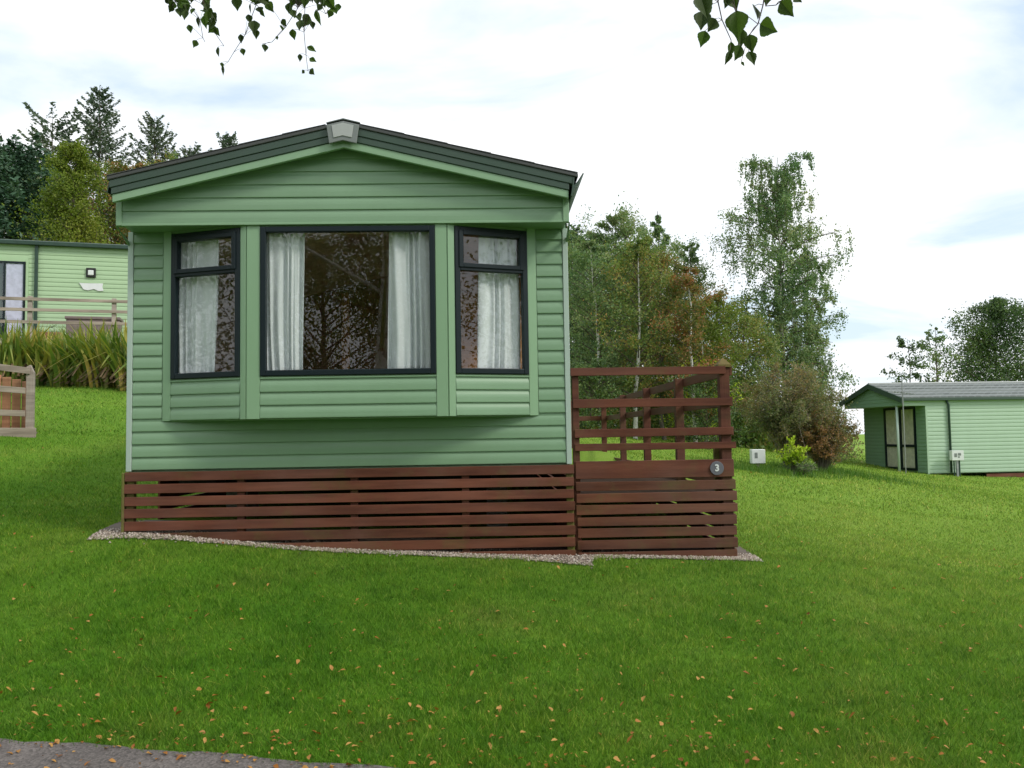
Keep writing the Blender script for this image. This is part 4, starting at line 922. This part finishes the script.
Tt('broadleaf_tree', 'olive tree in the middle of the wood behind the white birch trunks', 645, 240, 31, 1.9, egg, 45, 'mixed', leaves=28000, nl=56, ls=.085, clear=.03, upv=.7, sig=.13)
Tt('broadleaf_tree', 'olive tree at the right edge of the wood, in front of the tall birch', 718, 292, 30, 1.7, egg, 46, 'mixed', leaves=20000, nl=46, ls=.085, clear=.03, upv=.6, sig=.13)
Tt('holly_bush', 'dark glossy evergreen bush seen through the railing beside the right post', 706, 382, 25, 1.15, dome, 35, 'dark', leaves=6000, nl=40, ls=.07, clear=.03, upv=.6, cat='bush', group='bushes in the wood edge')
Tt('holly_bush', 'dark green bush seen through the railing beside the caravan wall', 590, 370, 25.5, 1.2, dome, 36, 'dark', leaves=6000, nl=40, ls=.08, clear=.03, upv=.6, cat='bush', group='bushes in the wood edge')
Tt('broadleaf_bush', 'fresh yellow green bush glimpsed between the upper rails', 700, 362, 26.5, 1.0, dome, 37, 'lime', leaves=2600, nl=30, ls=.08, clear=.05, upv=.6, cat='bush', group='bushes in the wood edge')
# right side, beyond the roof
Tt('broadleaf_tree', 'large dense dark green tree behind the right caravan roof', 996, 300, 43, 3.3, lambda u: max(.25, 1-.8*u**2.4), 41, 'dark', leaves=42000, nl=90, ls=.12, clear=.12, upv=.3, droop=.15, sig=.14, tw=7)
Tt('broadleaf_tree', 'thin open tree with flat tufts beside the aerial mast', 912, 338, 40, 1.7, lambda u: .5+.6*u if u < .8 else .6, 42, 'dark', leaves=2600, nl=20, ls=.12, clear=.45, upv=.35, gap=1.8, sig=.07)
Tt('broadleaf_tree', 'spindly open tree left of the large dense tree', 935, 326, 41, 1.3, egg, 43, 'birch', leaves=1700, nl=20, ls=.12, clear=.35, upv=.6, gap=1.6, sig=.07)
# shrubs beside the path to the right
def shrub(name, label, x, y, Ht, Rad, seed, lm, n, ls, stems=60, bm='bark_grey', up=.9, twiggy=1.0, group='shrubs on the right lawn', topn=0):
    rg = np.random.default_rng(seed); root = thing(name, label, 'shrub', (x, y, h1(x, y)-.03), 0, group); s_ = MB(); A_ = []; B_ = []
    for i in range(stems):
        az = rg.uniform(0, 2*PI); rr = Rad*rg.uniform(.1, 1)**.6; hz = Ht*rg.uniform(.45, 1.0)*(1-.35*(rr/Rad)**2)
        p0 = np.array([rg.normal(0, .06)*Rad, rg.normal(0, .06)*Rad, 0]); p3 = np.array([math.cos(az)*rr, math.sin(az)*rr, hz])
        p1 = p0+(p3-p0)*.35+np.array([0, 0, .22*hz])*up; p2 = p0+(p3-p0)*.7+np.array([0, 0, .22*hz])*up + rg.normal(0, .04, 3)
        p4 = p3+np.array([math.cos(az)*rr*.25, math.sin(az)*rr*.25, -.12*hz*rg.uniform(-1.2, 1)])
        pts = [p0, p1, p2, p3, p4]; s_.tube(pts, [.010, .007, .005, .003, .0015], 3, cap=False)
        for q in range(int(7*twiggy)):
            j = rg.integers(1, 4); f_ = rg.uniform(); a_ = pts[j]*(1-f_)+pts[j+1]*f_; e_ = a_+rg.normal(0, .13, 3)*Rad*1.5+np.array([0, 0, .05]); s_.tube([a_, e_], [.005, .002], 3, cap=False); A_.append(a_); B_.append(e_)
    s_.build('branches', M[bm], root)
    A_ = np.array(A_); B_ = np.array(B_); keep = rg.uniform(0, 1, len(A_)); ch = rg.choice(len(A_), n, p=keep/keep.sum()); f_ = rg.uniform(0, 1.1, n)[:, None]
    c = A_[ch]*(1-f_)+B_[ch]*f_+rg.normal(0, .035, (n, 3))*Rad; c[:, 2] = np.maximum(c[:, 2], .03)
    leaf_mesh('foliage', c, rg.uniform(.6, 1.3, n)*ls, LEAF[lm], root, rg, aspect=.45)
    return root
shrub('twiggy_shrub', 'big twiggy grey green shrub turning brown behind the white meter box', 5.98, 18.4, 2.35, .98, 51, 'brown', 34000, .05, 110, twiggy=1.5)
shrub('autumn_shrub', 'rust coloured low shrub at the right of the big twiggy one', 6.62, 18.2, 1.35, .66, 52, 'rust', 16000, .045, 70, twiggy=1.4)
shrub('autumn_shrub', 'brownish shrub trailing away beyond the rust coloured one', 7.55, 20.6, 1.15, .7, 53, 'brown', 11000, .05, 60)
shrub('lime_shrub', 'small bright yellow green shrub in front of the brown bushes', 5.42, 16.5, .66, .25, 54, 'lime', 3000, .06, 36, up=1.2)
shrub('grey_shrub', 'small grey leaved bush at the foot of the yellow green shrub', 5.50, 16.45, .36, .30, 55, 'birch', 900, .04, 24)
shrub('bare_shrub', 'nearly bare twiggy shrub against the weathered hillside railing', *l2(8.0, -2.6)[:2], 1.15, .5, 56, 'birch', 160, .05, 16, bm='bark_dark', group='shrubs by the hillside deck')

# long grass round the shrubs
n = 5200; rg_ = RNG
cx_ = np.concatenate([rg_.normal(4.75, .55, n//2), rg_.normal(6.9, .9, n-n//2)]); cy_ = np.concatenate([rg_.normal(16.6, .45, n//2), rg_.normal(18.6, .8, n-n//2)])
ctr = np.stack([cx_, cy_, H(cx_, cy_)], -1); hh = rg_.uniform(.05, .20, n); ang = rg_.uniform(0, PI, n); ld = rg_.normal(0, .35, (n, 2))*hh[:, None]
wv = np.stack([np.cos(ang), np.sin(ang), np.zeros(n)], -1)*.007; tp = ctr+np.stack([ld[:, 0], ld[:, 1], hh], -1)
np_mesh('long_grass', np.stack([ctr-wv, ctr+wv, tp], 1), np.arange(n*3).reshape(n, 3), LEAF['tuft'], kind='stuff', label='uncut tufts of grass round the foot of the shrubs', category='grass')

# undergrowth in the wood
n = 30000; ux = rg_.uniform(.5, 11.5, n); uy = rg_.uniform(28, 37, n); ux = ux*(uy/30)
cl_ = (np.sin(ux*1.7)+np.sin(uy*1.3+ux*.6)+2)/4; uz = H(ux, uy)+rg_.uniform(0, 1, n)**1.2*(.5+1.7*cl_)
leaf_mesh('undergrowth', np.stack([ux, uy, uz], -1), rg_.uniform(.08, .2, n), LEAF['mixed'], None, rg_, kind='stuff', label='tangled green undergrowth below the trees beyond the deck', category='undergrowth')
n = 24000; ux = rg_.uniform(-34, -8, n); uy = rg_.uniform(32, 37, n)
uz = H(ux, uy)+rg_.uniform(0, 1, n)*(2.4+.9*np.sin(ux*1.1))
leaf_mesh('undergrowth', np.stack([ux, uy, uz], -1), rg_.uniform(.12, .26, n), LEAF['dark'], None, rg_, kind='stuff', label='dark undergrowth under the hillside trees', category='undergrowth')

# flax clumps making the hedge below the hillside deck
def flax(x, y, Ht, seed, label):
    rg = np.random.default_rng(seed); root = thing('flax_clump', label, 'plant', (x, y, h1(x, y)-.05), 0, 'strap-leaved clumps below the hillside deck')
    V = []; Q = []; n_ = 190
    for i in range(n_):
        az = rg.uniform(0, 2*PI); out_ = rg.uniform(.05, 1)**1.1*.85; L_ = Ht*rg.uniform(.6, 1.12); dr_ = np.array([math.cos(az), math.sin(az), 0]); sd_ = np.array([-dr_[1], dr_[0], 0])
        b0 = np.array([rg.normal(0, .16), rg.normal(0, .14), 0]); wd = rg.uniform(.026, .050); kk = 5; base = len(V); tw_ = rg.normal(0, .5)
        bend = rg.uniform() < .10
        for q in range(kk+1):
            s_ = q/kk; r_ = out_*L_*(.35*s_+.55*s_**2.3); z_ = L_*(s_-.22*out_*s_**3)
            if bend and s_ > .6: z_ = L_*(.6-(s_-.6)*.9); r_ += L_*(s_-.6)*.5
            p = b0+dr_*r_+np.array([0, 0, z_]); ww = wd*(1-s_**3)*(.7+.6*s_*(1-s_)*2)+.001
            sx = sd_*math.cos(tw_*s_)+np.array([0, 0, math.sin(tw_*s_)])*.5
            V.append(p-sx*ww); V.append(p+sx*ww)
        for q in range(kk): a_ = base+2*q; Q.append((a_, a_+1, a_+3, a_+2))
    np_mesh('leaves', np.array(V), Q, LEAF['flax'], root)
    V = []; Q = []; m_ = 70      # dead brown leaves hanging round the base
    for i in range(m_):
        az = rg.uniform(0, 2*PI); dr_ = np.array([math.cos(az), math.sin(az), 0]); sd_ = np.array([-dr_[1], dr_[0], 0]); r1 = rg.uniform(.3, .75); z1 = rg.uniform(.05, .5); base = len(V)
        for q in range(4):
            s_ = q/3; p = dr_*r1*s_ + np.array([0, 0, z1*math.sin(s_*PI*.85)+.03]); V.append(p-sd_*.018); V.append(p+sd_*.018)
        for q in range(3): a_ = base+2*q; Q.append((a_, a_+1, a_+3, a_+2))
    np_mesh('dead_leaves', np.array(V), Q, deadm, root)
deadm = leafmat('dead_straps', [(.09, .055, .03), (.17, .11, .06), (.26, .18, .10)], .15, 3)
fls = [(-2, 17.9, 1.4, 'strap-leaved clump cut by the photo\'s left edge'), (22, 18.2, 1.4, 'strap-leaved clump second from the left, above the pale railing post'), (44, 18.0, 1.25, 'low strap-leaved clump below the orange planter'),
       (66, 17.6, 1.25, 'strap-leaved clump with a broken pale leaf, below the storage box'), (86, 17.2, 1.4, 'tall strap-leaved clump below the square wall lamp'), (108, 16.8, 1.45, 'strap-leaved clump with yellowed tips near the main caravan'), (130, 16.4, 1.3, 'strap-leaved clump half hidden by the main caravan corner'), (155, 16.3, 1.3, 'strap-leaved clump')]
for i, (px_, Y, h_, lb) in enumerate(fls[:7]): flax(at(px_, Y), Y+.35, h_, 60+i, lb)

# ------------------------------------------------------------------ overhanging birch at the camera's back, its twigs reach into the view
tb = thing('birch_tree', 'birch behind the viewer whose leafy twigs hang into the top of the picture', 'tree', (-1.9, -2.6, h1(-1.9, -2.6)-.1), 0, None)
bt = MB(); bx0 = np.array([0, 0, 0])
TK = [(0, 0, 0), (.05, .06, 1.5), (.0, .15, 3.2), (.12, .2, 5.0), (.1, .1, 7), (.25, .0, 9)]
bt.tube(TK, [.17, .15, .13, .10, .07, .03], 10)
LB = [[(0, .15, 3.3), (.25, 2.0, 4.5), (.45, 4.6, 4.95), (.62, 6.6, 4.75)], [(.05, .18, 3.6), (1.2, 1.6, 4.4), (2.2, 3.5, 4.3), (2.7, 4.9, 3.95)], [(.1, .2, 5), (1.5, -.8, 6.2), (3, -1.5, 6.4)], [(.1, .15, 4.4), (-1.6, .4, 5.4), (-3, .9, 5.5)], [(.1, .1, 6.5), (-.8, -1.4, 7.5), (-1.5, -2.4, 7.6)], [(.12, .2, 5.6), (1.0, 1.5, 6.6), (1.6, 2.6, 6.8)]]
for lb in LB: bt.tube(lb, [.055, .035, .02, .008][:len(lb)], 6)
bt.build('trunk', M['bark_birch'], tb, smooth=True)
rg = np.random.default_rng(88); cc = []
for lb in LB[2:]:
    for k in range(700):
        f_ = rg.uniform(.3, 1.05)*(len(lb)-1); j = min(int(f_), len(lb)-2); p = np.array(lb[j])*(1-(f_-j))+np.array(lb[j+1])*(f_-j); cc.append(p+rg.normal(0, .42, 3)+np.array([0, 0, -.3]))
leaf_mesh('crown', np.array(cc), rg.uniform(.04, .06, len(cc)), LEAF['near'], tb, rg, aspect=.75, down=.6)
TBO = np.array([-1.9, -2.6, h1(-1.9, -2.6)-.1])
def birch_leaf(V, F, p, d, nrm, s_):
    """toothed diamond blade with a folded midrib"""
    d = d/np.linalg.norm(d); sx = np.cross(d, nrm); sx /= np.linalg.norm(sx); nr = np.cross(sx, d)
    ol = [(0, 0), (.10, .20), (.24, .37), (.34, .40), (.44, .365), (.47, .375), (.58, .28), (.61, .285), (.72, .175), (.80, .115), (1.0, 0)]
    b = len(V); mid = []
    for a_, w_ in ol:
        cur = -.10*a_*a_*s_
        V.append(p+d*a_*s_+nr*cur); 
    for sg in (1, -1):
        for a_, w_ in ol[1:-1]: V.append(p+d*a_*s_+sx*w_*s_*sg+nr*(.12*w_*s_-.10*a_*a_*s_))
    n_ = len(ol)
    for g, sg in ((0, 1), (1, -1)):
        o0 = b+n_+g*(n_-2)
        for i in range(n_-1):
            mid0, mid1 = b+i, b+i+1
            if i == 0: F.append((mid0, mid1, o0, o0))
            elif i == n_-2: F.append((mid0, mid1, o0+i-1, o0+i-1))
            else: F.append((mid0, mid1, o0+i, o0+i-1))
def cam_pt(px_, py_, Y):
    d_ = fwd + r2*((px_-512)/FPX) - u2*((py_-384)/FPX); t_ = Y/d_.y; return np.array([d_.x*t_, Y, EYE+d_.z*t_])
def hanging_twig(path_px, Y, size, seed, leaves_px, branch_to):
    """one drooping twig; leaves hang from it on short stalks"""
    rg = np.random.default_rng(seed); yj = rg.normal(0, .06)
    pts = [cam_pt(a_, b_, Y+yj+.03*i) - TBO for i, (a_, b_) in enumerate(path_px)]
    tw_ = MB(); up_ = np.array(branch_to) 
    pre = [up_, up_*.4+pts[0]*.6+np.array([0, 0, .12]), pts[0]]
    tw_.tube(pre+pts[1:], [.006, .004, .0028]+[.0022-.0012*i/len(pts) for i in range(1, len(pts))], 5)
    V = []; Ff = []
    for (a_, b_, ang, sc_) in leaves_px:
        tgt = cam_pt(a_, b_, Y+yj+rg.normal(0, .04)) - TBO
        d_ = np.array([math.sin(R(ang)), rg.normal(0, .35), -math.cos(R(ang))])
        P_ = np.array(pts); near = P_[np.argmin(np.linalg.norm(P_-tgt, axis=1))]
        base = tgt - d_/np.linalg.norm(d_)*size*sc_*.5
        tw_.tube([near, (near+base)/2+np.array([0, 0, .004]), base], [.0011, .0009, .0008], 4, cap=False)
        nn = np.array([rg.normal(0, .7), -1, rg.normal(0, .5)])
        birch_leaf(V, Ff, base, d_, nn, size*sc_)
    o_ = tw_.build('hanging_twig', M['twig'], tb)
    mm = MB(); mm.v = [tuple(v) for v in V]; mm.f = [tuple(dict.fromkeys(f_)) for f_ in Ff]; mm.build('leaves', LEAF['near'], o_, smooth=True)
rg = np.random.default_rng(5)
def many(path, n_, spread, extra=()):
    out_ = []
    for i in range(n_):
        f_ = rg.uniform(0, 1)**1.25*(len(path)-1); j = min(int(f_), len(path)-2); f_ -= j
        a_ = path[j][0]*(1-f_)+path[j+1][0]*f_+rg.normal(0, spread); b_ = path[j][1]*(1-f_)+path[j+1][1]*f_+rg.normal(0, spread*.6)
        out_.append((a_, b_, rg.normal(0, 35), rg.uniform(.75, 1.15)))
    return out_+list(extra)
bl = np.array([-1.24+1.9+.0, 4.3+2.6, 4.95]) 
SZ = .052
tws = [([(170, -25), (176, 2), (183, 14)], 7, 6, [(172, 6, -20, 1.0), (180, 12, 10, 1.1)]),
       ([(180, -25), (188, 2), (200, 20), (203, 38), (205, 42)], 9, 9, [(190, 29, 10, .8), (195, 44, -20, .8), (183, 8, 0, 1.2)]),
       ([(200, -25), (204, 5), (213, 30), (224, 46)], 9, 7, [(217, 32, 25, .95), (218, 52, 0, .95), (205, 22, 0, 1.3), (214, 17, 30, 1)]),
       ([(262, -25), (256, 5), (245, 35), (234, 52), (228, 62)], 6, 7, [(241, 39, 0, .85), (243, 52, 10, .7), (222, 65, 5, .5), (223, 71, -20, .9), (254, 27, 0, 1.4), (256, 34, 5, 1), (237, 4, 0, 1.3)]),
       ([(312, -25), (298, 8), (285, 28), (272, 42), (262, 44)], 7, 7, [(282, 28, 20, .7), (265, 48, 5, .85), (277, 38, 0, .4), (289, 8, -5, 1.2), (270, 7, 30, 1.2)]),
       ([(304, -25), (305, 8), (304, 32), (306, 55), (308, 71)], 6, 7, [(300, 58, 0, .75), (312, 49, 65, 1), (313, 60, 65, .8), (303, 72, -60, .5), (312, 72, 35, .85), (306, 21, -20, 1.5), (300, 25, -10, 1.2)]),
       ([(326, -25), (320, 2), (326, 14)], 9, 8, [(330, 14, -30, .8), (331, 4, 30, 1.4), (318, 18, 10, 1.5)])]
for i, (pth, n_, sp, ex) in enumerate(tws): hanging_twig(pth, 4.0+.12*(i % 3), SZ, 90+i, many(pth[:2], n_+9, sp*1.2, many(pth[:3], n_, sp, ex)), (.44, 6.5, 4.8))
tw2 = [([(716, -30), (718, 2), (722, 20), (731, 40)], 1, 4, [(706, 10, 0, 1.3), (702, 20, -10, 1.1), (712, 25, -30, .9), (703, 39, -15, .85), (728, 58, -15, .75), (731, 50, 0, .8)]),
       ([(768, -30), (763, 5), (758, 24), (750, 34), (738, 45)], 0, 5, [(737, 25, 0, 1.5), (741, 38, 5, 1.1), (751, 44, 10, .95), (752, 58, 20, .85), (768, 28, 35, 1.3), (757, 12, 5, 1.05), (738, 53, -20, .9), (743, 64, 40, .3)]),
       ([(745, -30), (740, -5), (736, 12)], 1, 5, [(733, 3, 25, .9), (728, 1, -30, .8)]),
       ([(800, -30), (792, -8), (776, 5), (766, 6)], 0, 5, [(787, 9, 35, 1.15), (768, -2, 0, 1), (798, 0, 40, .6)]),
       ([(700, -30), (698, -8), (702, 3)], 2, 5, [(704, 6, 15, 1.3)])]
for i, (pth, n_, sp, ex) in enumerate(tw2): hanging_twig(pth, 2.3+.08*(i % 2), .055, 110+i, many(pth[:2], n_, sp, ex), (2.45, 4.6, 4.0))

# trees across the path behind the viewer: they show only as reflections in the bay window
def back(label, x, y, Ht, Rad, seed, lm, n_, prof=egg, bm='bark_dark'): tree('broadleaf_tree', label, x, y, Ht, Rad, prof, seed, lm, leaves=int(n_*1.1), nl=50, ls=.12, clear=.05, upv=.6, group='trees mirrored in the bay window', sig=.13, tr=.16, bm=bm)
back('bushy tree mirrored at the left of the bay window', -6.5, -8, 7, 3.4, 71, 'dark', 15000)
back('spreading tree mirrored in the middle of the bay window', -.6, -9, 7.2, 3.9, 72, 'dark', 22000)
back('tall tree mirrored at the right of the bay window', 5.5, -9, 7, 3.5, 73, 'dark', 17000)
back('broad tree mirrored low in the bay window', -12.5, -6, 7, 3.4, 74, 'mixed', 13000)
back('low wide tree far to the left behind the viewer', -18, -3, 7.5, 3.8, 77, 'dark', 14000)
back('leafy tree far to the right behind the viewer', 12.5, -5, 7, 3.6, 78, 'dark', 14000)
back('broad tree at the far right behind the viewer', 18.5, -7, 8, 4.0, 79, 'mixed', 14000)
back('dense tree standing farther off, mirrored between two others', 2.4, -15, 8, 4.2, 75, 'dark', 16000)
back('dense tree standing farther off, mirrored left of centre', -5.0, -15, 8, 4.2, 76, 'mixed', 16000)
n = 17000; ux = rg_.uniform(-24, 22, n); uy = rg_.uniform(-19, -9, n); uz = H(ux, uy)+rg_.uniform(0, 1, n)*(2.6+1.0*np.sin(ux*.9))
leaf_mesh('undergrowth', np.stack([ux, uy, uz], -1), rg_.uniform(.12, .28, n), LEAF['dark'], None, rg_, kind='stuff', label='hedge like undergrowth behind the viewer, mirrored in the windows', category='undergrowth')

# ------------------------------------------------------------------ lawn blades
def blades():
    V = []; 
    def zone(n, y0, y1, hb, wb):
        y = RNG.uniform(y0**.5, y1**.5, n)**2 if y0 > 0 else RNG.uniform(y0, y1, n); x = RNG.uniform(-.70, .70, n)*y*1.04 + RNG.uniform(-1.1, 1.1, n)
        dx, dy = x-VAN.x, y-VAN.y; lx_ = cP*dx+sP*dy; ly_ = -sP*dx+cP*dy
        ok = (y > path_edge(x) + RNG.uniform(-.03, .02, n)) & ~((lx_ > -.27) & (lx_ < 5.20) & (ly_ > gfront(lx_)+RNG.uniform(-.015, .05, n)**1.0) & (ly_ < .4)) & ~((lx_ > -.05) & (lx_ < 5.08) & (ly_ >= .3) & (ly_ < 9.6))
        x, y = x[ok], y[ok]; m_ = len(x); z = H(x, y)-.004
        clump = .75+.5*(np.sin(x*5.1+np.sin(y*3.3)*2)*np.sin(y*6.3+x*1.7)*.5+.5)
        h_ = RNG.uniform(.55, 1.2, m_)*hb*clump; a_ = RNG.uniform(0, PI, m_); w_ = RNG.uniform(.7, 1.2, m_)*wb
        ld = RNG.normal(0, .55, (m_, 2))*h_[:, None]
        c_ = np.stack([x, y, z], -1); wv = np.stack([np.cos(a_)*w_, np.sin(a_)*w_, np.zeros(m_)], -1); tp = c_+np.stack([ld[:, 0], ld[:, 1], h_], -1)
        V.append(np.stack([c_-wv, c_+wv, tp], 1))
    zone(310000, 3.2, 7.4, .040, .0026); zone(170000, 7.2, 12.5, .036, .0042); zone(120000, 12.3, 24, .042, .008); zone(40000, 23, 34, .05, .016)
    V = np.concatenate(V); n = len(V)
    np_mesh('grass', V, np.arange(n*3).reshape(n, 3), M['blades'], kind='stuff', label='short mown lawn grass covering the slope', category='grass')
blades()
# fallen birch leaves
n = 1500; y = np.concatenate([3.6+RNG.exponential(1.1, 1200), RNG.uniform(4, 16, 300)]); x = RNG.uniform(-.66, .66, n)*(y+.5)
k = 340; x[:k] = RNG.uniform(-3.6, 3, k); y[:k] = path_edge(x[:k])+RNG.normal(.05, .08, k)
dx, dy = x-VAN.x, y-VAN.y; lx_ = cP*dx+sP*dy; ly_ = -sP*dx+cP*dy; ok = ~((lx_ > -.1) & (lx_ < 5.1) & (ly_ > -.12)); x, y = x[ok], y[ok]; n = len(x)
c = np.stack([x, y, H(x, y)+RNG.uniform(.016, .040, n)], -1); c[:, 2] = np.where(y < path_edge(x), H(x, y)+.018, c[:, 2])
V = []; Q = []
for i in range(n):
    s_ = .0065+.012*RNG.uniform()**1.7; a_ = RNG.uniform(0, 2*PI); d_ = np.array([math.cos(a_), math.sin(a_), RNG.normal(0, .35)]); e_ = np.array([-math.sin(a_), math.cos(a_), RNG.normal(0, .35)]); b_ = len(V)
    for p, q in ((-1, 0), (-.3, .62), (.35, .5), (1.1, 0), (.35, -.5), (-.3, -.62)): V.append(c[i]+d_*s_*p+e_*s_*q+np.array([0, 0, abs(q)*s_*.5]))
    Q.append((b_, b_+1, b_+2, b_+3)); Q.append((b_, b_+3, b_+4, b_+5))
np_mesh('fallen_leaves', np.array(V), Q, LEAF['fall'], kind='stuff', label='scattered yellow brown fallen birch leaves on the lawn', category='leaves')
